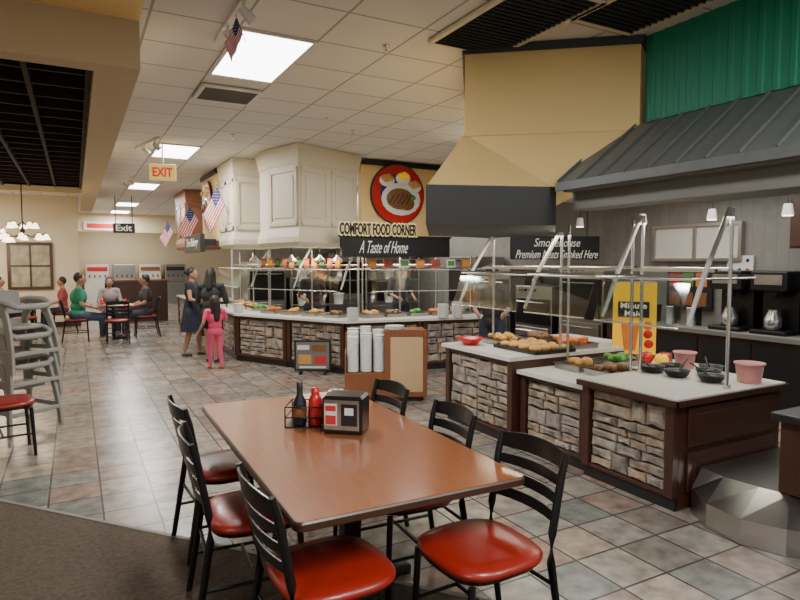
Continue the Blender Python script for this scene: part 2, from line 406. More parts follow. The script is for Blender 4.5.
# smokehouse sign
f3 = thing('hanging_sign', (6.58, 7.05, 0), radians(-20), 'black hanging sign with white lettering below the kitchen soffit', 'sign')
MB().b2((-.74, 0, 1.74), (.70, .06, 2.1)).obj('sign_board', BLK, f3, bevel=.008)
for xx in (-.5, .5):
    MB().cyl((xx, .03, 2.1), (xx, .03, 3.39), .008).obj('hanger_rod', BLK, f3)
text('Smokehouse', .75, .13, (0, -.006, 2.0), (pi / 2, 0, 0), LETW, f3, shear=.3)
text('Premium Meats Smoked Here', 1.34, .13, (0, -.006, 1.82), (pi / 2, 0, 0), LETW, f3, shear=.45)

# ------------------------------------------------------------------ flags
def flag(loc, rz, sc, tilt=.5, label='American flag hanging from a short angled pole'):
    o = thing('flag', loc, rz, label, 'flag')
    k = MB(); k.cyl((-.06 * sc, 0, -.12 * sc), (.75 * sc * sin(tilt), 0, .75 * sc * cos(tilt)), .012 * sc); k.sph((.75 * sc * sin(tilt), 0, .76 * sc * cos(tilt)), .025 * sc); k.obj('pole', MWOOD, o)
    ux, uz = sin(tilt), cos(tilt)
    W, H = .95 * sc, .58 * sc
    nx, nz = 20, 13
    k = MB()
    def pt(i, j):
        s_ = i / nx * W; t = j / nz
        px = (.72 - t * .58) * sc
        bx = ux * px + s_ * .42; bz = uz * px - s_ * .85
        return (bx, .035 * sc * sin(s_ * 16 / sc + t * 2) * (i / nx + .2), bz)
    for i in range(nx):
        for j in range(nz):
            k.mi = 1 if (i < 8 and j < 7) else (0 if j % 2 == 0 else 2)
            k.add([pt(i, j), pt(i + 1, j), pt(i + 1, j + 1), pt(i, j + 1)], [(0, 1, 2, 3)], True)
            if k.mi == 1 and (i + j) % 2 == 0:
                a = Vector(pt(i + .35, j + .3)); b = Vector(pt(i + .75, j + .3)); cc = Vector(pt(i + .75, j + .7)); d = Vector(pt(i + .35, j + .7)); k.mi = 2
                for e in (-.003, .003):
                    k.add([p + Vector((0, e, 0)) for p in (a, b, cc, d)], [(0, 1, 2, 3)])
    k.obj('flag_cloth', [REDP, BLUE, FWHT], o, recalc=False)
    return o
flag((2.25, 10.25, 2.56), radians(170), .58, .35)
flag((2.24, 12.5, 2.45), radians(165), .58, .5)
flag((2.26, 16.2, 2.4), radians(165), .5, .5)
flag((1.05, 4.15, 3.2), radians(140), .22, .35, 'small American flag clipped beside the ceiling track light')

# ------------------------------------------------------------------ ceiling fixtures
lt = None
for i, (x, y) in enumerate([(1.4, 5.07), (1.4, 9.87), (1.4, 14.67), (1.4, 19.47), (1.4, 22.5), (1.4, .27), (-2.8, -.5), (3.2, -.9), (-2.6, 15.9)]):  # the panels behind the camera are unseen, added for fill light
    if lt is None:
        lt = thing('ceiling_light', (x, y, 3.4), 0, 'recessed fluorescent ceiling light panel with white frame', 'light', 'fluorescent ceiling panels')
        k = MB()
        k.b2((-.3, -.6, -.018), (-.27, .6, -.001)); k.b2((.27, -.6, -.018), (.3, .6, -.001)); k.b2((-.27, -.6, -.018), (.27, -.57, -.001)); k.b2((-.27, .57, -.018), (.27, .6, -.001))
        k.obj('frame', WHT, lt)
        MB().b2((-.27, -.57, -.014), (.27, .57, -.002)).obj('diffuser', EMIT, lt)
    else: dup(lt, (x, y, 3.4 if x > 0 or y > 5 else 3.36))
    area((x, y, 3.33), .55, 1.15, 95 if y < 6 else 80)
def vent(x, y, sx, sy, label, m=DGREY):
    k = MB(); k.b2((-sx / 2, -sy / 2, -.02), (sx / 2, sy / 2, -.012))
    o = thing('air_vent', (x, y, 3.399), 0, label, 'vent')
    k.obj('vent_back', m, o)
    k = MB(); n = int(sy / .05)
    for i in range(n): k.box((0, -sy / 2 + (i + .5) * sy / n, -.028), (sx - .04, .016, .012), (.5, 0, 0))
    k.obj('louver', m, o)
    k = MB()
    for s_ in (-1, 1): k.box((s_ * sx / 2, 0, -.022), (.04, sy, .024)); k.box((0, s_ * sy / 2, -.022), (sx, .04, .024))
    k.obj('frame', CREAMW if m is DGREY else WHT, o)
vent(2.75, 3.45, .62, 1.15, 'large dark return-air grille in the ceiling')
vent(3.36, 2.6, .58, 1.15, 'large dark return-air grille near the green wall')
vent(2.75, 2.2, .6, 1.1, 'dark return-air grille beside the other ceiling grilles')
vent(1.4, 6.25, .55, .5, 'small louvered supply vent in the ceiling', GREY)
for x, y in ((2.2, 4.3), (2.6, 6.6), (1.9, 8.2), (3.2, 7.2)):
    k = MB(); k.lathe([(.03, 0), (.03, -.012), (.01, -.016), (.01, -.045), (.022, -.05), (.022, -.055)]); k.obj('sprinkler_head', CHROME, None, (x, y, 3.4), label='small chrome fire sprinkler head in the ceiling', cat='sprinkler', group='ceiling sprinklers')
def tracklight(x, y, rz):
    o = thing('track_light', (x, y, 3.4), rz, 'white ceiling track light with adjustable spot heads', 'light', 'ceiling track lights')
    MB().b2((-.02, -.5, -.035), (.02, .5, -.001)).obj('track', WHT, o)
    for d in (-.35, .1):
        k = MB(); k.cyl((0, d, -.035), (0, d, -.09), .01); k.cyl((-.02, d, -.08), (.06, d + .02, -.14), .027, .038, 16); k.obj('spot_head', WHT, o)
tracklight(1.0, 4.3, 0); tracklight(.95, 9.3, .2); tracklight(.95, 13.6, .2)
# exit signs
ex = thing('exit_sign', (1.15, 9.3, 3.4), radians(-12), 'illuminated exit sign with red lettering hung from the ceiling', 'sign')
MB().b2((-.18, -.03, -.53), (.18, .03, -.3)).obj('sign_box', mat('exit_face', (.85, .65, .2), .5, em=.5, noise=0), ex, bevel=.006)
k = MB(); k.cyl((0, 0, -.3), (0, 0, -.002), .012); k.obj('stem', WHT, ex)
text('EXIT', .27, .13, (0, -.033, -.415), (pi / 2, 0, 0), mat('exit_red', (.8, .04, .01), .5, em=.5, noise=0), ex, bold=.03)
ex = thing('exit_sign', (1.15, 17.2, 3.4), radians(-12), 'dark hanging exit sign with white lettering', 'sign')
MB().b2((-.26, -.03, -.95), (.26, .03, -.7)).obj('sign_box', BLK, ex, bevel=.006)
for xx in (-.2, .2): MB().cyl((xx, 0, -.7), (xx, 0, -.002), .01).obj('stem', BLK, ex)
text('Exit', .38, .16, (0, -.033, -.82), (pi / 2, 0, 0), LETW, ex, bold=.02)

# ------------------------------------------------------------------ stone counters
def stones(w_, h_):
    k = MB()
    j = lambda a: R(-a, a)
    def stone(x, zz, rw, hh):
        d = R(.02, .045); g_ = .003
        jt = min(.022, hh * .2)
        p = [(x + g_ + abs(j(.008)), zz + g_), (x + rw * .33, zz + g_ + abs(j(jt))), (x + rw * .7, zz + g_ + abs(j(jt * .6))), (x + rw - g_ - abs(j(.008)), zz + g_), (x + rw - g_ - abs(j(.012)), zz + hh * .5), (x + rw - g_ - abs(j(.012)), zz + hh - g_),
             (x + rw * R(.6, .75), zz + hh - g_ - abs(j(jt))), (x + rw * R(.25, .4), zz + hh - g_ - abs(j(jt))), (x + g_ + abs(j(.012)), zz + hh - g_), (x + g_ + abs(j(.012)), zz + hh * .5)]
        cx = x + rw / 2; cz = zz + hh / 2
        sh = lambda f, dd, e: [(cx + (a - cx) * f, -dd + j(e), cz + (b - cz) * f) for a, b in p]
        k.loft([sh(1, 0, 0), sh(1, d * .6, .002), sh(.95, d * .95, .003), sh(.6, d + .003, .004)], False)
    def fill(x0, z0, w, h):
        if h > .19 or (h > .12 and w > .2 and R(0, 1) < .6):
            t = R(.35, .65); fill(x0, z0, w, h * t); fill(x0, z0 + h * t, w, h * (1 - t)); return
        if w > .42 or (w > .27 and R(0, 1) < .5):
            t = R(.35, .65); fill(x0, z0, w * t, h); fill(x0 + w * t, z0, w * (1 - t), h); return
        stone(x0, z0, w, h)
    n = max(1, round(w_ / .5)); x = -w_ / 2
    for i in range(n):
        ww = w_ / 2 - x if i == n - 1 else w_ / n * R(.8, 1.2)
        fill(x, 0, ww, h_); x += ww
    return k
def counter(P, Q, d, h, label, stone=True, body=DWOOD):
    Pv = Vector(P); Qv = Vector(Q); L = (Qv - Pv).length; m = (Pv + Qv) / 2
    o = thing('serving_counter', (m.x, m.y, 0), atan2(Qv.y - Pv.y, Qv.x - Pv.x), label, 'counter')
    MB().b2((-L / 2, .03, .0), (L / 2, d, h)).obj('body', body, o)
    MB().b2((-L / 2, .0, 0), (L / 2, .028, .09)).obj('kick_plate', BLK, o)
    k = MB()
    k.b2((-L / 2, -.03, .09), (-L / 2 + .07, .03, h)); k.b2((L / 2 - .07, -.03, .09), (L / 2, .03, h))
    k.b2((-L / 2 + .07, -.02, .09), (L / 2 - .07, .03, .12)); k.b2((-L / 2 + .07, -.02, h - .045), (L / 2 - .07, .03, h))
    k.obj('frame', body, o, bevel=.006)
    if stone:
        s_ = stones(L - .15, h - .17); s_.obj('stone_veneer', STONE, o, (0, .028, .122))
    return o
def worktop(poly, z, label, m=WHT, th=.035):
    k = MB().prism(poly, z, z + th)
    return k.obj('countertop', m, None, bevel=.008, label=label, cat='countertop')
# right island
counter((3.52, 5.42), (3.52, 4.3), 1.7, .79, 'dark wood serving counter with stacked stone veneer panel')
counter((3.60, 4.28), (3.60, 3.47), 1.6, .68, 'lower dark wood serving counter with stacked stone front')
c3 = counter((3.54, 3.45), (3.54, 2.62), 1.2, .75, 'dark wood serving counter end unit with stone veneer front')
k = MB(); 
for z0, z1 in ((.12, .4), (.44, .71)):
    k.b2((.425, .1, z0), (.437, 1.1, z1)); k.b2((.425, .16, z0 + .05), (.445, 1.04, z1 - .05))
k.obj('side_panel', DWOOD, c3, bevel=.004)
worktop([(3.46, 5.46), (3.46, 4.3), (5.3, 4.3), (5.3, 5.46)], .79, 'white laminate countertop on stone counter')
worktop([(3.53, 4.29), (3.53, 3.47), (5.3, 3.47), (5.3, 4.29)], .68, 'white laminate countertop on the lower stone counter')
worktop([(3.48, 3.46), (3.48, 2.58), (4.74, 2.58), (4.74, 3.46)], .75, 'white countertop with dark edge on the end counter')
k = MB(); 
for a_, b_ in (((3.463, 2.563, .735), (3.478, 3.47, .777)), ((3.463, 2.563, .735), (4.75, 2.578, .777))): k.b2(a_, b_)
k.obj('countertop_edge', DWOOD, None, label='dark wood edge strip along the end countertop', cat='trim')
o = thing('serving_counter', (4.3, 1.4, 0), 0, 'dark wood counter standing on the stainless curb', 'counter')
MB().b2((-.55, -1.2, .30), (.5, .66, .74)).obj('body', DWOOD, o); MB().b2((-.6, -1.2, .74), (.5, .7, .79)).obj('countertop', BLK, o, bevel=.01)
k = MB(); k.b2((-.565, -.5, .33), (-.55, .55, .7)); k.b2((-.575, -.4, .38), (-.55, .45, .65)); k.obj('side_panel', DWOOD, o)
arc = [(3.64, 2.57), (3.50, 2.36), (3.47, 2.12), (3.56, 1.9), (3.74, 1.72), (3.74, .2), (4.8, .2), (4.8, 2.57)]
arc2 = [(3.74, 2.57), (3.70, 2.38), (3.72, 2.16), (3.76, 2.0), (3.86, 1.88), (3.86, .25), (4.75, .25), (4.75, 2.57)]
k = MB(); k.loft([ring(arc, .003), ring(arc, .16)]); k.loft([ring(arc, .16), ring(arc2, .295)])
k.obj('steel_curb', STEEL, None, label='low faceted stainless steel curb panel between two counters', cat='curb', bevel=.006)
# middle island
mp = [(2.42, 12.8), (2.42, 10.4), (3.55, 8.3), (6.0, 7.9)]
for i, (P, Q) in enumerate(zip(mp, mp[1:])):
    n = max(1, round((Vector(Q) - Vector(P)).length / 1.1))
    for j in range(n):
        a_ = Vector(P).lerp(Vector(Q), j / n + .004); b_ = Vector(P).lerp(Vector(Q), (j + 1) / n - .004)
        counter(tuple(a_), tuple(b_), .35, .78, 'dark wood buffet counter section with stacked stone panel')
worktop([(2.36, 12.85), (2.36, 10.38), (3.51, 8.24), (6.05, 7.83), (6.05, 9.0), (4.9, 9.0), (4.1, 9.4), (3.4, 10.6), (3.4, 12.85)], .78, 'white countertop on the angled buffet counters')
for (P, Q) in (((2.42, 16.9), (2.42, 15.6)), ((2.42, 15.5), (2.42, 14.2))):
    counter(P, Q, .9, .78, 'dark wood buffet counter with stone panel')
worktop([(2.36, 16.95), (2.36, 14.15), (3.4, 14.15), (3.4, 16.95)], .78, 'white countertop on the distant buffet counter')

# ------------------------------------------------------------------ sneeze guards
def guard(P, Q, z0, ztop, n, label, dep=.45, zg=1.55, hang=False):
    Pv = Vector(P); Qv = Vector(Q); L = (Qv - Pv).length; m = (Pv + Qv) / 2
    o = thing('sneeze_guard', (m.x, m.y, z0), atan2(Qv.y - Pv.y, Qv.x - Pv.x), label, 'sneeze guard', 'buffet sneeze guards')
    G = zg - z0
    for i in range(n + 1):
        x = -L / 2 + L * i / n
        k = MB(); k.cyl((x, dep, 0), (x, dep, ztop - z0), .014, n=12); k.cyl((x, dep, 0), (x, dep, .02), .03)
        k.cyl((x, .02, G + .03), (x, dep + .3, G + .03), .009)
        k.obj('post', CHROME, o)
        if hang:
            k = MB(); k.tube([(x, dep - .03, ztop - z0), (x, .16, G + .06), (x, .03, G - .22), (x, .0, G - .28)], [.018, .018, .016, .012], 12); k.obj('angled_support', WPOST, o)
    k = MB(); k.cyl((-L / 2, dep, G + .1), (L / 2, dep, G + .1), .010); k.cyl((-L / 2, .05, G + .025), (L / 2, .05, G + .025), .008); k.obj('rail', CHROME, o)
    k = MB(); k.b2((-L / 2, .02, G + .045), (L / 2, dep + .3, G + .055)); k.obj('glass_shelf', GLASS, o)
    k = MB(); k.b2((-L / 2, .008, G + .043), (L / 2, .018, G + .057)); k.obj('shelf_edge', GREY, o)
    a_ = Vector((0, .015, G + .0)); b_ = Vector((0, -.09, G - .3)); nn = Vector((0, -.007, .003))
    vs = [Vector((x, 0, 0)) + q + t for t in (Vector((0, 0, 0)), nn) for x, q in ((-L / 2, a_), (L / 2, a_), (L / 2, b_), (-L / 2, b_))]
    k = MB(); k.add(vs, [(0, 1, 2, 3), (4, 5, 6, 7), (0, 1, 5, 4), (1, 2, 6, 5), (2, 3, 7, 6), (3, 0, 4, 7)])
    k.obj('glass_panel', GLASS, o)
    k = MB(); k.cyl(b_ + Vector((-L / 2, -.004, -.004)), b_ + Vector((L / 2, -.004, -.004)), .006, n=8); k.obj('lower_glass_edge', CHROME, o)
    k = MB(); k.b2((-L / 2 + .02, .3, G + .075), (L / 2 - .02, .34, G + .1)); k.obj('light_rail', STEEL, o)
    return o
guard((3.66, 5.4), (3.66, 4.34), .826, 1.98, 1, 'chrome-framed glass sneeze guard on stone counter', hang=True)
guard((3.68, 4.26), (3.68, 3.52), .716, 2.05, 1, 'chrome-framed glass sneeze guard on the lower stone counter')
guard((3.68, 3.42), (3.68, 2.66), .786, 2.08, 1, 'chrome-framed glass sneeze guard on the end counter', hang=True)
guard((2.6, 12.7), (2.6, 10.6), .816, 1.9, 2, 'chrome-framed glass sneeze guard on the buffet counter')
guard((2.68, 10.38), (3.62, 8.62), .816, 1.92, 2, 'chrome-framed glass sneeze guard on the angled buffet counter', hang=True)
guard((4.0, 8.36), (5.9, 8.05), .816, 1.8, 3, 'chrome-framed glass sneeze guard below the lettered sign')
# small food photo cards on shelves
for i in range(11):
    t = i / 10; x = 2.78 + t * .80; y = 10.3 - t * 1.45
    k = MB(); k.mi = 0; k.box((0, 0, .075), (.1, .008, .15), (-.1, 0, 0)); k.mi = 1; k.box((0, -.006, .08), (.085, .006, .09), (-.1, 0, 0)); k.mi = 0; k.box((0, .03, .003), (.09, .06, .006))
    k.obj('menu_card', [[REDP, ORNG, BLK][i % 3], [GOLD, YELC, GRNP][i % 3]], None, (x + .12, y + .08, 1.607), -1.0, label='small food photo card standing on the glass shelf', cat='card', group='food cards on the glass shelf')
for i in range(7):
    k = MB(); k.mi = 0; k.box((0, 0, .07), (.15, .008, .13), (-.1, 0, 0)); k.mi = 1; k.box((0, -.006, .07), (.12, .006, .08), (-.1, 0, 0)); k.mi = 0; k.box((0, .03, .003), (.12, .06, .006))
    k.obj('menu_card', [[ORNG, REDP, PAPER][i % 3], [GOLD, BRWN, GRNP][i % 3]], None, (4.12 + i * .27, 8.55 - i * .042, 1.607), -.15, label='food photo card on the glass shelf under the lettered sign', cat='card', group='food cards under the lettered sign')

# ------------------------------------------------------------------ food
def pan(loc, sx, sy, fm, kind='mound', rz=0, what='food'):
    k = MB(); t = .006; h = .05
    k.b2((-sx / 2, -sy / 2, .0), (sx / 2, sy / 2, .008))
    for s_ in (-1, 1):
        k.b2((s_ * sx / 2 - t, -sy / 2, 0), (s_ * sx / 2 + t, sy / 2, h)); k.b2((-sx / 2, s_ * sy / 2 - t, 0), (sx / 2, s_ * sy / 2 + t, h))
        k.b2((s_ * sx / 2 - .015, -sy / 2 - .015, h - .004), (s_ * sx / 2 + .015, sy / 2 + .015, h)); k.b2((-sx / 2, s_ * sy / 2 - .015, h - .004), (sx / 2, s_ * sy / 2 + .015, h))
    k.obj('food_pan', STEEL, None, loc, rz, label='stainless buffet food pan set on the counter', cat='pan', group='buffet food pans')
    k = MB()
    for i in range(18):
        a_ = R(.03, .055)
        k.sph((R(-.5, .5) * (sx - .14), R(-.5, .5) * (sy - .14), .035 + R(0, .035)), (a_, a_ * R(.7, 1), a_ * .7), 10, 6)
    k.obj('buffet_food', fm, None, (loc[0], loc[1], loc[2] + .012), rz, label=what, cat='food', kind='stuff')
foods = [(GOLD, 'golden fried pieces heaped in a pan'), (BRWN, 'browned roast meat in a pan'), (GRNP, 'green vegetables in a pan'), (ORNG, 'orange saucy food in a pan'), (GOLD, 'golden rolls piled in a pan')]
for i, y in enumerate((5.1, 4.6)):
    for j, x in enumerate((4.05, 4.5)):
        if i == 1 and j == 0: continue
        f_ = foods[(i * 2 + j) % 5]; pan((x, y, .827), .34, .42, f_[0], what=f_[1])
for i, (x, y) in enumerate(((4.1, 4.05), (4.1, 3.68), (4.55, 4.05))): pan((x, y, .717), .36, .3, foods[i][0], what=foods[i][1])
for i in range(5): pan((4.15 + i * .4, 8.68 - i * .03, .817), .34, .28, foods[i % 5][0], what=foods[i % 5][1])
for i in range(4): pan((2.95, 10.9 + i * .5, .817), .34, .4, foods[(i + 2) % 5][0], what=foods[(i + 2) % 5][1])
for i in range(4): pan((3.02 + i * .22, 10.2 - i * .42, .817), .3, .34, foods[(i + 3) % 5][0], what=foods[(i + 3) % 5][1], rz=-1.0)
# rolls tray
k = MB().b2((-.32, -.25, 0), (.32, .25, .012))
for s_ in (-1, 1): k.b2((s_ * .32 - .006, -.25, 0), (s_ * .32 + .006, .25, .035)); k.b2((-.32, s_ * .25 - .006, 0), (.32, s_ * .25 + .006, .035))
k.obj('serving_tray', BLK, None, (4.02, 4.62, .827), -pi / 2, label='black tray of golden bread rolls on the counter', cat='tray')
for i in range(16):
    a_ = R(.05, .06)
    k = MB(); k.sph((0, 0, a_ * .55), (a_ * 1.1, a_, a_ * .6), 14, 8)
    k.obj('bread_roll', GOLD, None, (3.84 + (i % 4) * .115, 4.39 + (i // 4) * .15, .841), 0, label='golden brown bread roll on the serving tray', cat='bread', group='bread rolls on the tray')
k = MB().lathe([(.07, 0), (.13, .06), (.15, .075), (.13, .07), (.06, .012), (0, .01)]); k.obj('serving_bowl', REDC, None, (3.66, 5.2, .827), label='shallow red serving bowl at the counter edge', cat='bowl')
# black bowls + utensils
bw = None
for i, (x, y) in enumerate(((4.4, 3.32), (4.2, 3.12), (4.45, 3.02), (4.25, 2.86), (4.63, 3.12), (4.2, 3.35))):
    if bw is None:
        bw = thing('salad_crock', (x, y, .786), 0, 'black salad bar crock with a serving utensil', 'bowl', 'black crocks on the end counter')
        MB().lathe([(.06, 0), (.085, .02), (.095, .05), (.1, .055), (.088, .05), (.075, .02), (0, .02)]).obj('bowl', BLK, bw)
        k = MB(); k.tube([(0, 0, .03), (.04, .03, .07), (.12, .1, .13)], .006); k.sph((0, 0, .04), (.03, .02, .012)); k.obj('spoon', BLK, bw)
    else: dup(bw, (x, y, .786), R(0, 6))
def bucket(x, y, r, h, m=PINK, z=.786, lab='pink plastic bucket with rim on the counter'):
    o = thing('bucket', (x, y, z), 0, lab, 'bucket', 'buckets on the end counter')
    MB().lathe([(r * .8, 0), (r, h), (r * 1.08, h), (r * 1.08, h - .015), (r * 1.0, h - .015), (r * .97, h - .01), (r * .78, .01), (0, .01)]).obj('shell', m, o)
    k = MB(); k.tube([(0, -r, h - .02), (r * .5, -r * .8, h - .05), (r * 1.15, 0, h - .07), (r * .5, r * .8, h - .05), (0, r, h - .02)], .004); k.obj('handle', CHROME, o)
bucket(4.5, 2.72, .1, .15); bucket(4.62, 3.36, .09, .14)

# juice dispenser with advert
jd = thing('juice_dispenser', (5.02, 4.24, .716), radians(-48), 'juice dispenser with bright yellow drink advert panel', 'dispenser')
MB().b2((-.21, -.0, 0), (.21, .35, .78)).obj('cabinet', BLK, jd, bevel=.01)
MB().b2((-.208, -.01, .04), (.208, -.002, .775)).obj('advert_panel', YELC, jd)
k = MB(); k.loft([se(.055, .006, .08, 20, 1, -.04, -.012), se(.09, .008, .36, 20, 1, -.04, -.012)], True); k.obj('pictured_cup', ORNG, jd)
MB().b2((-.16, -.02, .42), (.14, -.012, .58)).obj('brand_panel', BLK, jd)
text('Minute', .25, .06, (-.01, -.021, .54), (pi / 2, 0, 0), LETW, jd, bold=.02); text('Maid', .17, .06, (-.01, -.021, .46), (pi / 2, 0, 0), LETW, jd, bold=.02)
for dx, dz, m in ((.13, .25, REDC), (.14, .15, REDC), (.13, .34, ORNG)):
    MB().sph((dx, -.012, dz), (.045, .012, .045)).obj('pictured_fruit', m, jd)
k = MB(); k.b2((-.12, -.09, 0), (.12, 0, .03)); k.obj('drip_tray', STEEL, jd)
for (x, y, z, m) in ((4.83, 3.93, .716, REDC), (4.86, 3.78, .716, YELC), (4.98, 3.84, .716, REDC)):
    o = thing('apple', (x, y, z), 0, 'shiny decorative apple on the counter', 'fruit', 'decorative apples')
    s_ = 1.3
    MB().lathe([(.01 * s_, .004), (.03 * s_, 0), (.048 * s_, .03 * s_), (.05 * s_, .055 * s_), (.035 * s_, .085 * s_), (.012 * s_, .08 * s_), (0, .07 * s_)], n=20).obj('flesh', m, o)
    MB().cyl((0, 0, .09), (.006, 0, .13), .004).obj('stem', DWOOD, o)

# back beverage counter (right wall)
bc = thing('beverage_counter', (6.9, 3.6, 0), 0, 'dark beverage counter against the kitchen wall', 'counter')
MB().b2((-.35, -3.0, 0), (.45, 2.4, .85)).obj('body', DWOOD, bc); MB().b2((-.4, -3.0, .85), (.45, 2.45, .9)).obj('countertop', GREY, bc)
for i in range(8): MB().b2((-.365, -2.9 + i * .65, .1), (-.35, -2.9 + i * .65 + .6, .8)).obj('door', BLK, bc)
cm = None
for i, y in enumerate((2.2, 2.75, 3.3, 3.85, 4.35)):
    if cm is None:
        cm = thing('coffee_brewer', (6.85, y, .9), -pi / 2, 'black coffee brewer with carafe on the beverage counter', 'coffee machine', 'coffee brewers')
        k = MB(); k.b2((-.2, .05, 0), (.2, .4, .7)); k.b2((-.2, -.2, .48), (.2, .05, .7)); k.b2((-.2, -.2, 0), (.2, .05, .05)); k.obj('body', BLKM, cm, bevel=.015)
        MB().lathe([(.07, 0), (.09, .03), (.09, .12), (.05, .2), (.055, .22)], (0, -.08, .055)).obj('carafe', CHROME, cm)
        MB().cyl((0, -.08, .48), (0, -.08, .4), .07, .05).obj('brew_basket', BLK, cm)
        k = MB(); k.b2((-.15, -.206, .55), (.15, -.2, .66)); k.obj('control_panel', STEEL, cm)
    else: dup(cm, (6.85, y, .9))
for i in range(6):
    k = MB().lathe([(.035, 0), (.045, .22), (.05, .22), (.05, .23), (0, .23)]); k.obj('cup_stack', [PORC, BLK][i % 2], None, (6.75 + (i % 2) * .16, 4.85 + (i // 2) * .3, .901), label='stack of drinking cups on the beverage counter', cat='cups', group='cup stacks on the beverage counter')
# wall cupboards
for i in range(5):
    o = thing('wall_cupboard', (7.05, .5 + i * .75, 1.85), -pi / 2, 'dark wood wall cupboard above the beverage counter', 'cabinet', 'wall cupboards')
    MB().b2((-.36, 0, 0), (.36, .34, .6)).obj('body', DWOOD, o); MB().b2((-.34, -.02, .02), (.34, 0, .58)).obj('door', BLK if i % 2 else DWOOD, o, bevel=.006); MB().cyl((.28, -.04, .1), (.28, -.04, .2), .008).obj('handle', CHROME, o)
# steel-framed pass-through; plain white panel stands in for the bright kitchen beyond
pt_ = thing('pass_window', (7.38, 5.25, 1.75), -pi / 2, 'pale steel-framed kitchen pass-through shelf opening on the wall', 'window')
MB().b2((-.62, -.02, 0), (.62, .01, .42)).obj('opening_panel', WHT, pt_)
k = MB()
for a_ in (((-.66, -.06, -.04), (.66, .01, 0)), ((-.66, -.06, .42), (.66, .01, .46)), ((-.66, -.06, 0), (-.62, .01, .42)), ((.62, -.06, 0), (.66, .01, .42)), ((-.02, -.05, 0), (.02, .01, .42))): k.b2(*a_)
k.obj('frame', STEEL, pt_)
# monitor on wall
tv = thing('menu_screen', (7.37, 5.3, 1.35), -pi / 2, 'wall mounted dark screen showing food pictures', 'screen')
MB().b2((-.34, -.05, -.3), (.34, 0, .3)).obj('frame', BLK, tv, bevel=.01)
for i in range(3):
    for j in range(2): MB().b2((-.29 + i * .2, -.055, -.24 + j * .26), (-.13 + i * .2, -.05, -.06 + j * .26)).obj('screen_picture', [BRWN, REDC, BRWN, GRNP, BRWN, ORNG][i * 2 + j], tv)
nb = thing('notice_board', (7.39, 4.62, 1.2), -pi / 2, 'white notice board with rows of round stickers', 'board')
MB().b2((-.17, -.03, -.29), (.17, 0, .58)).obj('panel', PAPER, nb, bevel=.005)
for i in range(3):
    for j in range(7): MB().cyl((-.1 + i * .1, -.03, -.2 + j * .12), (-.1 + i * .1, -.036, -.2 + j * .12), .022, n=14).obj('sticker', [BLK, ORNG, BLK, BRWN][(i + j) % 4], nb)

# ------------------------------------------------------------------ kitchen equipment
def oven(loc, rz, w_, h_, label, m=STEEL):
    o = thing('kitchen_oven', loc, rz, label, 'oven', 'kitchen equipment row')
    MB().b2((-w_ / 2, 0, .1), (w_ / 2, .7, h_)).obj('body', m, o, bevel=.01)
    for sx in (-1, 1):
        for sy in (.08, .62): MB().cyl((sx * (w_ / 2 - .07), sy, 0), (sx * (w_ / 2 - .07), sy, .1), .025).obj('foot', BLK, o)
    for i in range(2):
        z0 = .2 + i * (h_ - .35) / 2; z1 = z0 + (h_ - .35) / 2 - .05
        MB().b2((-w_ / 2 + .05, -.03, z0), (w_ / 2 - .05, 0, z1)).obj('door', m if i == 0 else BLKM, o, bevel=.008)
        k = MB(); k.cyl((-w_ / 2 + .12, -.07, z1 - .06), (w_ / 2 - .12, -.07, z1 - .06), .012); k.b2((-w_ / 2 + .12, -.07, z1 - .07), (-w_ / 2 + .14, -.02, z1 - .05)); k.b2((w_ / 2 - .14, -.07, z1 - .07), (w_ / 2 - .12, -.02, z1 - .05)); k.obj('handle', CHROME, o)
    for i in range(4):
        MB().cyl((-w_ / 2 + .15 + i * .12, -.0, h_ - .07), (-w_ / 2 + .15 + i * .12, -.03, h_ - .07), .02).obj('knob', BLK, o)
    return o
xs = 3.65
for i in range(4):
    oven((xs + i * .93, 12.8, 0), 0, .85, (1.7, 1.35, 1.9, 1.5)[i], 'stainless steel kitchen oven against the tiled wall')
for i in range(4): oven((7.35 - .72, 6.6 + i * 1.05, 0), -pi / 2, .9, (1.65, 1.3, 1.6, 1.8)[i], 'stainless steel kitchen cabinet against the side wall')
def shelf(loc, rz, w_, label):
    o = thing('wire_shelf', loc, rz, label, 'shelf', 'kitchen shelving')
    for sx in (-1, 1):
        for y in (0, .4): MB().cyl((sx * w_ / 2, y, 0), (sx * w_ / 2, y, 1.8), .013).obj('upright', CHROME, o)
    for z in (.3, .8, 1.3, 1.75): MB().b2((-w_ / 2, -.01, z), (w_ / 2, .41, z + .02)).obj('shelf_board', STEEL, o)
    return o
shelf((4.6, 11.6, 0), 0, 1.3, 'chrome kitchen shelving holding white containers')
shelf((6.1, 11.6, 0), 0, 1.3, 'chrome kitchen shelving holding white containers')
for j, z in enumerate((.82, 1.32)):
    for i in range(7):
        xx = 4.1 + i * .4
        if 5.2 < xx < 5.5: continue
        m = [PORC, GREY, PAPER, ORNG, STEEL][(i + j * 2) % 5]
        k = MB().lathe([(.09, 0), (.11, .2), (.12, .2), (.12, .22), (.02, .23), (.02, .25), (0, .25)]); k.obj('food_container', m, None, (xx, 11.8, z + .001), label='round kitchen container with lid on the shelf', cat='container', group='containers on kitchen shelving')
# exhaust hood
k = MB().loft([ring([(3.4, 11.9), (7.2, 11.9), (7.2, 13.55), (3.4, 13.55)], 2.1), ring([(3.4, 12.4), (7.2, 12.4), (7.2, 13.55), (3.4, 13.55)], 2.6), ring([(3.4, 12.4), (7.2, 12.4), (7.2, 13.55), (3.4, 13.55)], 3.39)])
k.obj('exhaust_hood', STEEL, None, label='long stainless kitchen exhaust hood over the ovens', cat='hood')

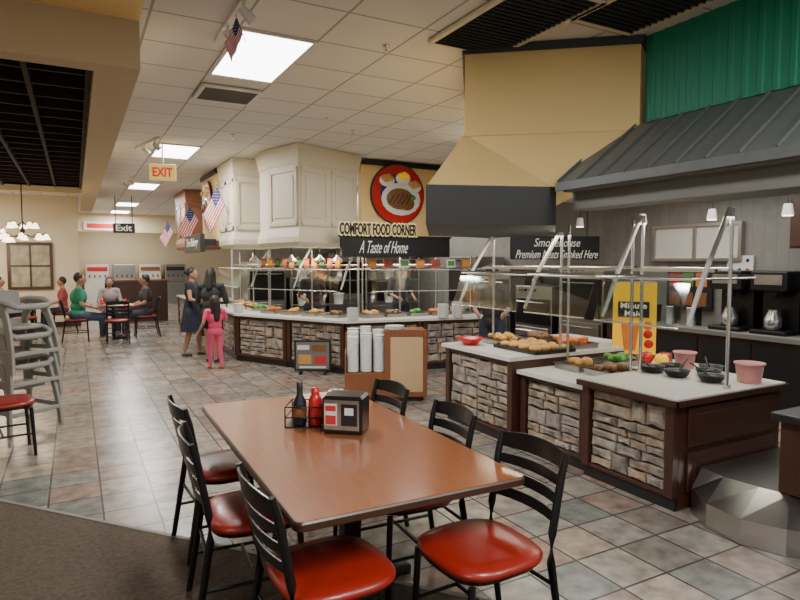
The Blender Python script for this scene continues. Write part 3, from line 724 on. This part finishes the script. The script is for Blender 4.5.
# heat lamps
hl = None
for i, (x, y, z) in enumerate(((3.05, 9.3, 1.93), (3.4, 8.95, 1.93), (2.8, 10.6, 1.93), (3.8, 9.2, 1.93))):
    if hl is None:
        hl = thing('heat_lamp', (x, y, z), 0, 'chrome dome heat lamp hanging over the buffet food', 'lamp', 'buffet heat lamps')
        MB().cyl((0, 0, 0), (0, 0, -.12), .008).obj('cord', BLK, hl)
        MB().lathe([(.02, -.12), (.03, -.15), (.08, -.19), (.1, -.24), (.095, -.24), (.07, -.19), (.02, -.16)]).obj('lamp_shade', CHROME, hl)
        MB().sph((0, 0, -.2), .035).obj('bulb', WARM, hl)
    else: dup(hl, (x, y, z))
for x, y in ((6.2, 4.3), (6.2, 5.6), (6.9, 6.6), (6.6, 2.4), (7.1, 5.6)):
    o = thing('ceiling_spot', (x, y, 2.62), 0, 'white round spotlight on the kitchen ceiling', 'light', 'kitchen ceiling spots')
    MB().cyl((0, 0, -.001), (0, 0, -.07), .06).obj('housing', WHT, o); MB().cyl((0, 0, -.07), (0, 0, -.075), .05).obj('bulb', WARM, o)
# pendant spots hanging lower over the beverage line
for x, y in ((6.5, 5.4), (6.6, 4.5), (6.3, 6.3), (6.7, 3.7)):
    o = thing('pendant_spot', (x, y, 2.62), 0, 'small pendant spotlight hanging over the beverage line', 'light', 'pendant spotlights')
    MB().cyl((0, 0, -.001), (0, 0, -.3), .006).obj('cord', BLK, o); MB().cyl((0, 0, -.3), (0, 0, -.42), .04, .06).obj('housing', WHT, o); MB().cyl((0, 0, -.42), (0, 0, -.43), .05).obj('bulb', WARM, o)
k = thing('ceiling_light', (6.6, 1.2, 2.62), 0, 'fluorescent light panel in the kitchen ceiling', 'light')
MB().b2((-.3, -.6, -.02), (.3, .6, -.001)).obj('diffuser', EMIT, k)

# plate cart
CX, CY, CR = 3.28, 6.42, radians(-24)
pc = thing('plate_cabinet', (CX, CY, 0), CR, 'wooden plate cabinet with tan side panel and plate wells', 'cabinet')
k = MB(); k.b2((-.0, -.0, .06), (.5, .5, .86)); k.b2((-.5, -.0, .06), (-.0, .5, .36)); k.b2((-.5, .47, .36), (-.0, .5, .80)); k.b2((-.5, 0, .36), (-.48, .5, .6)); k.obj('body', MWOOD, pc, bevel=.006)
MB().b2((.05, -.012, .12), (.45, 0, .8)).obj('side_panel', TANP, pc, bevel=.004)
k = MB()
for a_ in (((-.02, -.02, .06), (.05, 0, .88)), ((.45, -.02, .06), (.5, 0, .88)), ((.05, -.02, .80), (.45, 0, .88)), ((.05, -.02, .06), (.45, 0, .12))): k.b2(*a_)
k.obj('panel_frame', MWOOD, pc, bevel=.003)
for x in (-.36, .44):
    for y in (.06, .44): MB().cyl((x - .015, y, .03), (x + .015, y, .03), .03).obj('caster', BLK, pc)
def plates(x, y, z, n, r=.12, st=.012):
    k = MB(); prof = []
    for i in range(n):
        b = i * st; prof += [(r * .72, b), (r, b + st * .6), (r * .99, b + st * .85), (r * .72, b + st * .95)]
    k.lathe(prof, n=28); k.obj('plate_stack', PORC, None, (x, y, z), label='tall stack of white dinner plates', cat='plates', group='plate stacks')
def pcw(x, y): return (CX + x * cos(CR) - y * sin(CR), CY + x * sin(CR) + y * cos(CR))
for x, y, n in ((-.40, .08, 18), (-.24, .08, 20), (-.08, .08, 19), (-.40, .24, 20), (-.24, .24, 19), (-.08, .24, 21), (-.40, .39, 21), (-.24, .39, 22), (-.08, .39, 20)):
    X, Y = pcw(x, y); plates(X, Y, .362, n, .073, .024)
X, Y = pcw(.12, .25); plates(X, Y, .862, 4)
# poster stand in front of the middle counter
ps = thing('poster_frame', (3.12, 8.55, 0), radians(-30), 'black framed colourful poster leaning at the buffet counter', 'poster')
MB().b2((-.28, 0, .05), (.28, .02, .52)).obj('frame', BLK, ps, bevel=.004)
MB().b2((-.25, -.004, .08), (.25, 0, .49)).obj('print', GREY, ps)
for i, (x, z, w_, h_, m) in enumerate(((-.14, .41, .18, .07, PAPER), (.1, .4, .22, .1, BRWN), (-.12, .23, .2, .14, GOLD), (.12, .22, .18, .12, REDP), (0, .11, .4, .03, PAPER))):
    MB().b2((x - w_ / 2, -.007, z - h_ / 2), (x + w_ / 2, -.004, z + h_ / 2)).obj('printed_picture', m, ps)
for xx in (-.2, .17): MB().b2((xx, -.05, 0), (xx + .03, .1, .05)).obj('foot', BLK, ps)
# stacks on middle countertop
for i, (x, y) in enumerate(((2.5, 10.6), (3.68, 8.32), (5.1, 8.0), (5.35, 7.97))): plates(x, y, .816, 10 + i * 2, .09, .016)

# ------------------------------------------------------------------ dining chair
ch = thing('dining_chair', (0, 0, 0), 0, 'black metal ladder-back chair with red vinyl seat', 'chair', 'ladder-back dining chairs')
k = MB(); SX = .03
k.loft([se(.215, .22, .447, 36, .62, SX), se(.232, .237, .453, 36, .62, SX), se(.236, .241, .472, 36, .62, SX), se(.22, .225, .487, 36, .64, SX), se(.16, .165, .493, 36, .75, SX), se(.05, .05, .494, 36, .9, SX)], True)
k.obj('seat', RED, ch)
MB().loft([se(.215, .21, .425, 32, .6, SX), se(.22, .222, .446, 32, .6, SX)]).obj('seat_frame', BLKM, ch)
for s_ in (-1, 1):
    MB().tube([(.215, s_ * .195, .43), (.235, s_ * .205, 0.001)], [.016, .014]).obj('leg', BLKM, ch)
    MB().tube([(-.27, s_ * .21, .001), (-.2, s_ * .2, .43), (-.205, s_ * .2, .55), (-.25, s_ * .205, .8), (-.275, s_ * .207, .89)], [.015, .018, .018, .017, .014]).obj('leg', BLKM, ch)
k = MB()
for zc, hh in ((.85, .065), (.765, .042), (.69, .042), (.615, .042)):
    rr = []
    for i in range(13):
        t = -1 + i / 6; y = t * .198
        x = -.2 - (zc - .55) * .22 - .035 * (1 - t * t)
        ar = .018 * (1 - t * t) if hh > .05 else .006 * (1 - t * t)
        rr.append([(x - .006, y, zc - hh / 2), (x + .006, y, zc - hh / 2), (x + .006 - hh * .2, y, zc + hh / 2 + ar), (x - .006 - hh * .2, y, zc + hh / 2 + ar)])
    k.loft(rr)
k.obj('backrest', BLKM, ch, bevel=.003)
k = MB()
for s_ in (-1, 1): k.cyl((.225, s_ * .2, .2), (-.235, s_ * .205, .2), .009)
k.cyl((0, -.2, .2), (0, .2, .2), .009); k.cyl((-.21, -.2, .33), (-.21, .2, .33), .009); k.obj('stretcher', BLKM, ch)
first = True
def put_chair(x, y, rz, lab=None):
    global first
    if first:
        ch.location = (x, y, 0); ch.rotation_euler = (0, 0, rz); first = False; return ch
    return dup(ch, (x, y, 0), rz, lab)
for y, dx, r_ in ((2.20, .05, .03), (2.93, -.07, -.08), (3.66, -.02, .06)): put_chair(.79 + dx, y, r_)
for y, dx, r_ in ((2.06, -.03, .04), (2.78, .01, -.04), (3.5, .0, .03)): put_chair(1.56 + dx, y, pi + r_)
put_chair(-.62, 6.25, radians(10))

# ------------------------------------------------------------------ dining table
tb = thing('dining_table', (1.225, 3.06, 0), radians(-1), 'rectangular wood-grain laminate dining table with black edge', 'table')
def rrect(a, b, r, n=6):
    out = []
    for cx, cy, a0 in ((a - r, b - r, 0), (-a + r, b - r, 90), (-a + r, -b + r, 180), (a - r, -b + r, 270)):
        for i in range(n + 1):
            t = radians(a0 + 90 * i / n); out.append((cx + r * cos(t), cy + r * sin(t)))
    return out
MB().prism(rrect(.525, 1.02, .03), .735, .751).obj('tabletop', TABLE, tb)
MB().loft([ring(rrect(.527, 1.022, .03), .712), ring(rrect(.534, 1.029, .035), .718), ring(rrect(.534, 1.029, .035), .742), ring(rrect(.528, 1.023, .03), .7495)]).obj('table_edge', mat('table_edge', (.05, .02, .012), .35), tb)
k = MB(); y = -.25
k.box((0, y, .38), (.09, .09, .66)); k.box((0, y, .7), (.5, .4, .02)); k.obj('pedestal', BLKM, tb, bevel=.008)
k = MB()
k.box((0, y, .03), (.7, .07, .04)); k.box((0, y, .03), (.07, .9, .04))
for dx, dy in ((.33, 0), (-.33, 0), (0, .43), (0, -.43)): k.cyl((dx, y + dy, 0.001), (dx, y + dy, .02), .03)
k.obj('pedestal_base', BLKM, tb, bevel=.008)
# napkin dispenser
nd = thing('napkin_dispenser', (1.32, 3.08, .752), radians(-40), 'black napkin dispenser with printed advert panel', 'dispenser')
k = MB(); k.loft([ring(rrect(.11, .085, .018), 0), ring(rrect(.115, .09, .018), .01), ring(rrect(.115, .09, .018), .195), ring(rrect(.1, .078, .018), .21)]); k.obj('body', BLKM, nd)
MB().b2((-.1, -.094, .025), (.1, -.09, .19)).obj('advert_panel', STEEL, nd)
for (x, z, w_, h_, m) in ((-.06, .11, .07, .12, PAPER), (-.06, .145, .06, .03, REDP), (-.06, .08, .06, .05, REDP), (.045, .11, .09, .12, BLK), (.045, .13, .05, .04, PAPER)):
    MB().b2((x - w_ / 2, -.097 - (.12 - h_) * .02, z - h_ / 2), (x + w_ / 2, -.094, z + h_ / 2)).obj('printed_picture', m, nd)
MB().b2((-.117, -.06, .06), (-.115, .06, .15)).obj('napkin_slot', STEEL, nd)
# caddy and bottles
K = 1.3
cd = thing('condiment_caddy', (1.2, 3.3, .752), radians(-30), 'black wire condiment caddy on the dining table', 'caddy')
k = MB(); k.b2((-.14, -.1, .0), (.14, .1, .006))
for z in (.06, .12):
    k.tube([(-.14, -.1, z), (.14, -.1, z), (.14, .1, z), (-.14, .1, z), (-.14, -.1, z)], .004, 6)
for x in (-.14, 0, .14):
    for y in (-.1, .1): k.cyl((x, y, 0), (x, y, .12), .004, n=6)
k.obj('wire_basket', BLKM, cd)
def bottle(x, y, prof, m, capm, caph, lab, z=.76, band=None):
    o = thing('sauce_bottle', (x, y, z), 0, lab, 'bottle')
    prof = [(a * K, b * K) for a, b in prof]
    MB().lathe(prof).obj('bottle_body', m, o)
    r, zz = prof[-1]
    MB().lathe([(r * 1.15, zz - .01), (r * 1.15, zz + caph), (r * .6, zz + caph + .006), (0, zz + caph + .006)]).obj('cap', capm, o)
    if band: MB().lathe([(prof[1][0] + .0006, .05), (prof[1][0] + .001, .052), (prof[1][0] + .001, .105), (prof[1][0] + .0006, .107)]).obj('bottle_label', band, o)
bottle(1.12, 3.29, [(.026, 0), (.03, .01), (.03, .1), (.014, .135), (.012, .165)], BLK, BLK, .03, 'dark steak sauce bottle in the condiment caddy', band=BRWN)
bottle(1.2, 3.25, [(.028, 0), (.032, .01), (.03, .11), (.02, .135), (.016, .14)], REDC, REDC, .03, 'red ketchup squeeze bottle in the condiment caddy', band=REDP)
bottle(1.28, 3.24, [(.02, 0), (.024, .01), (.024, .08), (.012, .1), (.011, .12)], BLK, REDC, .02, 'small hot sauce bottle in the caddy', band=PAPER)
bottle(1.22, 3.36, [(.02, 0), (.022, .01), (.02, .06), (.018, .07)], PORC, CHROME, .012, 'glass salt shaker with metal lid in the caddy')
bottle(1.13, 3.37, [(.018, 0), (.02, .01), (.018, .06), (.016, .07)], BLK, CHROME, .012, 'pepper shaker with metal lid in the caddy')
k = MB()
for i in range(14): k.box((-.04 + i * .006, 0, .075 + R(0, .006)), (.004, .1, .15), (0, R(-.1, .1), 0))
k.obj('napkin_bundle', PAPER, None, (1.40, 3.42, .753), radians(-30), label='upright bundle of white paper napkins on the table', cat='napkins')

# ------------------------------------------------------------------ high chairs
hc = thing('high_chair', (-.55, 7.3, 0), radians(-55), 'grey moulded plastic stackable restaurant high chair', 'high chair', 'stacked high chairs')
for sx in (-1, 1):
    for sy in (-1, 1):
        k = MB(); k.ribbon([(sx * .27, sy * .265, .001), (sx * .262, sy * .26, .1), (sx * .245, sy * .252, .25), (sx * .215, sy * .242, .4), (sx * .17, sy * .233, .53), (sx * .10, sy * .228, .64), (sx * .06, sy * .226, .69)], [.06, .065, .07, .075, .09, .13, .16], .034); k.obj('leg', GPLAS, hc, bevel=.012)
k = MB(); k.loft([se(.17, .17, .41, 28, .5), se(.2, .2, .42, 28, .5), se(.2, .2, .45, 28, .5), se(.16, .16, .455, 28, .5), se(.1, .1, .445, 28, .5)], True); k.obj('seat', GPLAS, hc)
for s_ in (-1, 1):
    MB().tube([(-.24, s_ * .17, .66), (-.22, s_ * .215, .69), (-.1, s_ * .228, .71), (.1, s_ * .228, .705), (.21, s_ * .215, .675), (.24, s_ * .17, .65)], [.026, .032, .034, .034, .032, .026], 14).obj('armrest', GPLAS, hc)
    k = MB(); k.box((0, s_ * .254, .2), (.46, .026, .05)); k.obj('side_rail', GPLAS, hc, bevel=.01)
k = MB(); k.box((.262, 0, .18), (.04, .5, .045)); k.obj('footrest', GPLAS, hc, bevel=.01)
k = MB(); k.loft([[(-.18 - .05 * abs(cos(t)) - d, .2 * sin(t), z) for t in [pi * i / 8 - pi / 2 for i in range(9)]] + [(-.155 - .05 * abs(cos(t)) - d, .19 * sin(t), z) for t in [pi / 2 - pi * i / 8 for i in range(9)]] for z, d in ((.56, .0), (.6, .01), (.7, .03), (.78, .045), (.8, .045))], True); k.obj('backrest', GPLAS, hc)
k = MB(); k.tube([(.23, -.18, .65), (.265, -.08, .65), (.265, .08, .65), (.23, .18, .65)], [.026, .032, .032, .026], 14); k.obj('front_bar', GPLAS, hc)
for i in (1, 2): dup(hc, (-.55, 7.3, i * .30), radians(-55 + i * 3))
dup(hc, (-1.25, 8.0, 0), radians(-20)); dup(hc, (-1.25, 8.0, .3), radians(-24)); dup(hc, (-1.25, 8.0, .6), radians(-20))

# ------------------------------------------------------------------ people
def person(label, loc, rz, H, seated=False, skin=(.36, .19, .12), shirt=(.05, .05, .06), pants=(.03, .035, .06), hair=(.015, .01, .008), hairlen=0, legs='long', skirt=None, sleeve=.55, arms=None, lean=0., stride=.05, cap=None, vox=.01, shoe=(.03, .03, .03), hk=1., wk=1.):
    o = thing('person', loc, rz, label, 'person')
    sk = mat('skin', skin, .55, noise=.05)
    pz = .525 * H if not seated else .5 + .035 * H
    if hk > 1: pz = .50 * H
    def U(x, y, dz): return Vector((x * H + lean * dz * H, y * H * wk, pz + dz * H))
    hip = {s: Vector((0, s * .055 * H, pz - .01 * H)) for s in (-1, 1)}
    if seated:
        knee = {s: Vector((.245 * H, s * .075 * H, .5)) for s in (-1, 1)}
        ank = {s: Vector((.255 * H + s * .03, s * .075 * H, .07)) for s in (-1, 1)}
    else:
        knee = {s: Vector((.02 * H + s * stride * .6, s * .055 * H, .28 * H)) for s in (-1, 1)}
        ank = {s: Vector((s * stride * 1.3 - .01, s * .055 * H, .045 * H)) for s in (-1, 1)}
    sh = {s: U(0, s * .102, .285) for s in (-1, 1)}
    if arms is None: arms = {1: ((-.01, .03, -.17), (.05, .02, -.31)), -1: ((-.01, -.03, -.17), (.05, -.02, -.31))}
    el = {s: sh[s] + Vector(arms[s][0]) * H for s in (-1, 1)}; wr = {s: sh[s] + Vector(arms[s][1]) * H for s in (-1, 1)}
    hc_ = U(.012, 0, .405); h = H * hk
    def torso(k, g):
        k.sph(U(0, 0, .01), (.068 * H * wk + g, .088 * H * wk + g, .06 * H + g)); k.sph(U(0, 0, .09), (.056 * H * wk + g, .075 * H * wk + g, .07 * H + g)); k.sph(U(.003, 0, .2), (.064 * H * wk + g, .092 * H * wk + g, .1 * H + g))
        k.cap(sh[-1] + Vector((0, .01, -.005)), sh[1] + Vector((0, -.01, -.005)), .034 * H + g)
    k = MB(); torso(k, -.004)
    k.cap(U(0, 0, .28), U(.008, 0, .35), .034 * H, .03 * H)
    k.sph(hc_, (.056 * h, .047 * h, .066 * h), 18, 12); k.sph(hc_ + Vector((.018, 0, -.03)) * h, (.036 * h, .032 * h, .036 * h))
    k.cap(hc_ + Vector((.054, 0, 0)) * h, hc_ + Vector((.063, 0, -.013)) * h, .007 * h, .009 * h)
    k.cap(hc_ + Vector((.05, -.01, -.034)) * h, hc_ + Vector((.05, .01, -.034)) * h, .006 * h)
    for s in (-1, 1):
        k.sph(hc_ + Vector((-.002, s * .047, -.006)) * h, (.012 * h, .006 * h, .017 * h))
        k.cap(sh[s], el[s], .029 * H, .022 * H); k.cap(el[s], wr[s], .022 * H, .0145 * H)
        d = (wr[s] - el[s]).normalized(); q = d.cross(Vector((0, 1, 0)))
        if q.length < .1: q = Vector((1, 0, 0))
        side = q.normalized(); nrm = d.cross(side)
        pe = wr[s] + d * .05 * H
        for t in (-.012, 0, .012): k.cap(wr[s] + side * t * .6 * H + d * .008 * H, pe + side * t * H, .011 * H)
        for fi, (t, L) in enumerate(((-.018, .034), (-.006, .042), (.006, .04), (.018, .032))):
            a_ = pe + side * t * H; b_ = a_ + (d + nrm * .15 * -s) * L * .55 * H; c_ = b_ + (d + nrm * .7 * -s).normalized() * L * .5 * H
            k.cap(a_, b_, .0058 * H, .0054 * H, 8); k.cap(b_, c_, .0054 * H, .0048 * H, 8)
        a_ = wr[s] + d * .018 * H + side * .014 * H; k.cap(a_, a_ + (d + side).normalized() * .032 * H, .0075 * H, .006 * H, 8)
        k.cap(hip[s], knee[s], .049 * H, .033 * H); k.cap(knee[s], ank[s].lerp(knee[s], .6), .033 * H, .031 * H); k.cap(ank[s].lerp(knee[s], .6), ank[s], .031 * H, .019 * H)
        k.cap(ank[s] + Vector((-.01, 0, -.02)) * H, ank[s] + Vector((.075, 0, -.028)) * H, .017 * H, .015 * H)
    k.obj('body', sk, o, remesh=vox)
    k = MB(); torso(k, .012)
    for s in (-1, 1):
        e = sh[s].lerp(el[s], min(1, sleeve * 2)); k.cap(sh[s], e, .036 * H, .031 * H)
        if sleeve > .5: k.cap(el[s], el[s].lerp(wr[s], (sleeve - .5) * 2), .03 * H, .024 * H)
    k.obj('shirt', mat('shirt', shirt, .85, noise=.15), o, remesh=vox * 1.1)
    k = MB(); g = .011
    k.sph(U(0, 0, .0), (.07 * H * wk + g, .09 * H * wk + g, .055 * H + g))
    f_ = 1 if legs == 'long' else 0
    for s in (-1, 1):
        e = knee[s] if f_ else hip[s].lerp(knee[s], .6)
        k.cap(hip[s], e, .053 * H + .006, .037 * H + .006)
        if f_: k.cap(knee[s], ank[s].lerp(knee[s], .12), .037 * H + .005, .026 * H)
    k.obj('trousers' if f_ else 'shorts', mat('trousers', pants, .9, noise=.2), o, remesh=vox * 1.1)
    if skirt:
        k = MB(); rr = []
        for z, a_ in ((.1, .07), (.02, .085), (-.1, .105), (-.24, .125)):
            rr.append([(U(0, 0, z).x + a_ * H * 1.0 * cos(t) * (1 + .04 * sin(9 * t)), a_ * H * 1.15 * sin(t) * (1 + .04 * sin(9 * t)), pz + z * H) for t in [2 * pi * i / 48 for i in range(48)]])
        k.loft(rr, True); k.obj('skirt', mat('skirt', skirt, .9, noise=.15), o)
    for s in (-1, 1):
        k = MB(); k.cap(ank[s] + Vector((-.012 * H, 0, -.022 * H)), ank[s] + Vector((.08 * H, 0, -.027 * H)), .02 * H, .017 * H); k.obj('shoe', mat('shoe', shoe, .6), o, remesh=.012)
    k = MB(); k.sph(hc_ + Vector((-.012, 0, .016)) * h, (.056 * h, .053 * h, .062 * h), 18, 12)
    if hairlen:
        k.cap(hc_ + Vector((-.03, 0, 0)) * h, U(-.055, 0, .33 - hairlen), .048 * h, .036 * h)
        for s in (-1, 1): k.cap(hc_ + Vector((-.01, s * .035, .01)) * h, U(-.03, s * .045, .33 - hairlen * .6), .022 * h, .02 * h)
    k.obj('hair', mat('hair', hair, .6, noise=.3, ns=40), o, remesh=vox)
    for s in (-1, 1):
        k = MB(); k.sph(hc_ + Vector((.05, s * .018, .006)) * h, (.006 * h, .008 * h, .005 * h), 8, 6); k.obj('eye', BLK, o)
    if cap:
        k = MB(); k.sph(hc_ + Vector((-.004, 0, .035)) * h, (.062 * h, .056 * h, .045 * h)); k.sph(hc_ + Vector((.06, 0, .03)) * h, (.045 * h, .04 * h, .006 * h)); k.obj('cap', mat('cap', cap, .8), o, remesh=.01)
    return o
fwd = {1: ((.03, .04, -.16), (.16, .0, -.2)), -1: ((.03, -.04, -.16), (.16, .0, -.2))}
p1 = person('woman in dark sleeveless dress and sandals standing by the buffet', (1.83, 11.3, 0), radians(-25), 1.6, skirt=(.012, .014, .028), legs='short', shirt=(.012, .014, .028), sleeve=.15, arms=fwd, hairlen=.0, hair=(.02, .012, .01), stride=.09, wk=1.1)
k = MB(); k.sph((-.03, 0, 0), (.05, .045, .05)); k.obj('hair_bun', mat('hair', (.02, .012, .01), .6), p1, (-.05, 0, 1.52))
person('woman in dark shirt and shorts standing beside a child', (2.0, 10.4, 0), radians(60), 1.6, legs='short', shirt=(.03, .03, .035), pants=(.02, .02, .03), arms=fwd, hairlen=.06, stride=.05, wk=1.1)
person('girl in bright pink shirt and pink leggings with long hair', (1.93, 9.75, 0), radians(100), 1.17, shirt=(.75, .07, .17), pants=(.65, .1, .2), hairlen=.14, shoe=(.6, .05, .05), arms={1: ((-.03, .06, -.15), (.03, .1, -.26)), -1: ((.02, -.06, -.14), (.12, -.1, -.12))}, sleeve=.3, stride=.06, vox=.008, hk=1.28, wk=1.12)
person('seated man in green shirt and jeans at a dining table', (.02, 14.6, 0), radians(0), 1.9, seated=True, shirt=(.02, .2, .11), pants=(.04, .06, .1), shoe=(.6, .6, .6), arms=fwd, lean=.05, cap=None, sleeve=.35, wk=1.3)
person('seated person in dark shirt at the dining table', (1.40, 14.8, 0), radians(180), 1.8, seated=True, shirt=(.05, .04, .04), arms=fwd, sleeve=.35, vox=.012, wk=1.2)
person('seated woman in light top at the dining table', (.7, 15.8, 0), radians(-90), 1.65, seated=True, shirt=(.3, .26, .24), arms=fwd, hairlen=.1, vox=.012)
person('seated person in light shirt at the far dining table', (-1.55, 16.4, 0), radians(-10), 1.7, seated=True, shirt=(.4, .35, .3), arms=fwd, vox=.014)
person('seated person in red shirt at the far dining table', (-.28, 16.6, 0), radians(180), 1.65, seated=True, shirt=(.3, .05, .05), arms=fwd, vox=.014)
person('cook in dark uniform and cap working behind the counter', (5.0, 6.6, 0), radians(-130), 1.66, shirt=(.03, .03, .03), cap=(.02, .02, .02), arms=fwd, lean=.12, vox=.012)
person('man in dark maroon shirt standing behind the buffet', (3.95, 10.8, 0), radians(-100), 1.64, shirt=(.05, .03, .035), arms=fwd, vox=.014)
person('man in dark shirt standing near the kitchen', (5.5, 10.2, 0), radians(-90), 1.68, shirt=(.05, .06, .08), arms=fwd, vox=.014)

# far tables
def cafe_table(x, y, s=.8):
    o = thing('dining_table', (x, y, 0), 0, 'small square dark-edged dining table with pedestal', 'table', 'distant dining tables')
    MB().prism(rrect(s / 2, s / 2, .04), .72, .75).obj('tabletop', TABLE, o)
    MB().cyl((0, 0, .03), (0, 0, .72), .04).obj('pedestal', BLKM, o)
    k = MB(); k.box((0, 0, .02), (.6, .06, .035)); k.box((0, 0, .02), (.06, .6, .035)); k.obj('pedestal_base', BLKM, o)
cafe_table(.72, 14.75); cafe_table(-.92, 16.4); cafe_table(-2.6, 14.4)
put_chair(-.02, 14.6, 0); put_chair(1.40, 14.8, pi); put_chair(.7, 15.82, -pi / 2); put_chair(.75, 13.95, pi / 2)
put_chair(-1.55, 16.4, 0); put_chair(-.26, 16.6, pi); put_chair(-1.0, 15.5, pi / 2); put_chair(-2.4, 13.7, pi / 2)
for (x, y) in ((.6, 14.65), (.85, 14.9), (-.9, 16.3)):
    k = MB().lathe([(.07, 0), (.11, .012), (.112, .016), (.07, .006), (0, .006)]); k.obj('plate', PORC, None, (x, y, .751), label='white plate on a dining table', cat='plate', group='plates on distant tables')
for (x, y) in ((.5, 14.95), (.95, 14.6)):
    k = MB().lathe([(.03, 0), (.038, .13), (.036, .13), (.028, .01), (0, .01)]); k.obj('drinking_glass', REDC, None, (x, y, .751), label='red plastic tumbler on a dining table', cat='cup', group='tumblers on distant tables')
# half wall
pw = thing('half_wall', (1.45, 18.6, 0), 0, 'low dark wood partition wall behind the dining tables', 'partition')
MB().b2((-.6, 0, 0), (.9, .15, 1.15)).obj('panel', DWOOD, pw); MB().b2((-.65, -.04, 1.15), (.95, .19, 1.2)).obj('cap_rail', MWOOD, pw)

# chandeliers
def chandelier(x, y, z, top, sc=1):
    o = thing('chandelier', (x, y, z), 0, 'multi-arm chandelier with frosted glass bell shades', 'lamp', 'dining room chandeliers')
    k = MB(); k.cyl((0, 0, 0), (0, 0, top - z), .01); k.lathe([(0, -.1), (.03, -.06), (.02, 0), (.04, .05), (.015, .12)])
    for lv, (rad, cnt, zz) in enumerate(((.36 * sc, 8, 0), (.2 * sc, 5, .2))):
        for i in range(cnt):
            t = 2 * pi * i / cnt + lv * .3; c_, s_ = cos(t), sin(t)
            k.tube([(0, 0, zz), (rad * .5 * c_, rad * .5 * s_, zz - .06), (rad * c_, rad * s_, zz + .02), (rad * c_, rad * s_, zz)], .008, 8)
    k.obj('frame', BLKM, o)
    for lv, (rad, cnt, zz) in enumerate(((.36 * sc, 8, 0), (.2 * sc, 5, .2))):
        for i in range(cnt):
            t = 2 * pi * i / cnt + lv * .3
            MB().lathe([(.02, 0), (.035, -.02), (.05, -.07), (.07, -.1), (.065, -.1), (.045, -.07), (.03, -.02)], (rad * cos(t), rad * sin(t), zz), 14).obj('lamp_shade', WARM, o)
    l = bpy.data.lights.new('lamp', 'POINT'); l.energy = 35; l.color = (1, .8, .55); l.shadow_soft_size = .3
    q = bpy.data.objects.new('point_lamp', l); COL.objects.link(q); q.location = (x, y, z - .35)
chandelier(-.8, 12.6, 2.2, 3.14); chandelier(-1.6, 16.2, 2.25, 3.39); chandelier(-3.2, 8.5, 2.2, 3.14)
# framed picture on the dining wall
fr = thing('framed_picture', (-1.0, 17.98, 1.6), 0, 'large dark framed picture on the cream dining wall', 'picture')
k = MB()
for a_ in (((-.5, -.04, -.6), (-.43, 0, .6)), ((.43, -.04, -.6), (.5, 0, .6)), ((-.43, -.04, .53), (.43, 0, .6)), ((-.43, -.04, -.6), (.43, 0, -.53)), ((-.02, -.03, -.53), (.02, 0, .53)), ((-.43, -.03, -.02), (.43, 0, .02))): k.b2(*a_)
k.obj('frame', DWOOD, fr); MB().b2((-.43, -.015, -.53), (.43, -.001, .53)).obj('picture_print', mat('print', (.35, .3, .2), .6, noise=.8, ns=5), fr)

# far drink station
for i in range(4):
    o = thing('drink_machine', (.75 + i * .95, 25.9, 0), 0, 'white and steel drink machine on a counter near the far wall', 'dispenser', 'far drink machines')
    MB().b2((-.45, 0, 0), (.45, .7, .9)).obj('base_cabinet', [WHT, STEEL][i % 2], o); MB().b2((-.4, .05, .9), (.4, .65, 1.6)).obj('body', STEEL if i % 2 else WHT, o, bevel=.02)
    MB().b2((-.35, .03, 1.35), (.35, .05, 1.5)).obj('front_panel', [REDC, STEEL, BRWN, BLK][i], o)
    for j in range(4): MB().cyl((-.27 + j * .18, .03, 1.2), (-.27 + j * .18, .03, 1.1), .02).obj('tap', BLK, o)
sg = thing('wall_sign', (.9, 23.46, 2.95), 0, 'small red lettered sign on the cream header', 'sign')
MB().b2((-.6, -.03, -.15), (.6, 0, .15)).obj('sign_board', PAPER, sg); MB().b2((-.5, -.035, -.08), (.5, -.03, .08)).obj('red_stripe', REDP, sg)

# ------------------------------------------------------------------ lights
area((6.0, 4.2, 2.55), 1.5, 3, 55, (1, .97, .93))
area((5.2, 10.9, 3.3), 3.2, 1.6, 130, (1, .97, .92))
area((4.0, 4.7, 1.95), .6, 1.0, 16, (1, .88, .68)); area((4.3, 3.0, 2.02), .5, .8, 14, (1, .9, .75))
area((3.4, 9.2, 1.9), .6, .6, 14, (1, .88, .68)); area((4.7, 8.75, 1.76), 1.2, .3, 16, (1, .88, .68)); area((2.85, 11.6, 1.85), .4, 1.6, 16, (1, .88, .68))
area((4.4, 6.7, 3.3), 1.2, 1.2, 40); area((1.5, 25, 3.2), 1.5, 1.2, 60); area((-2.5, 9, 3.05), 1.5, 4, 45, (1, .87, .7))
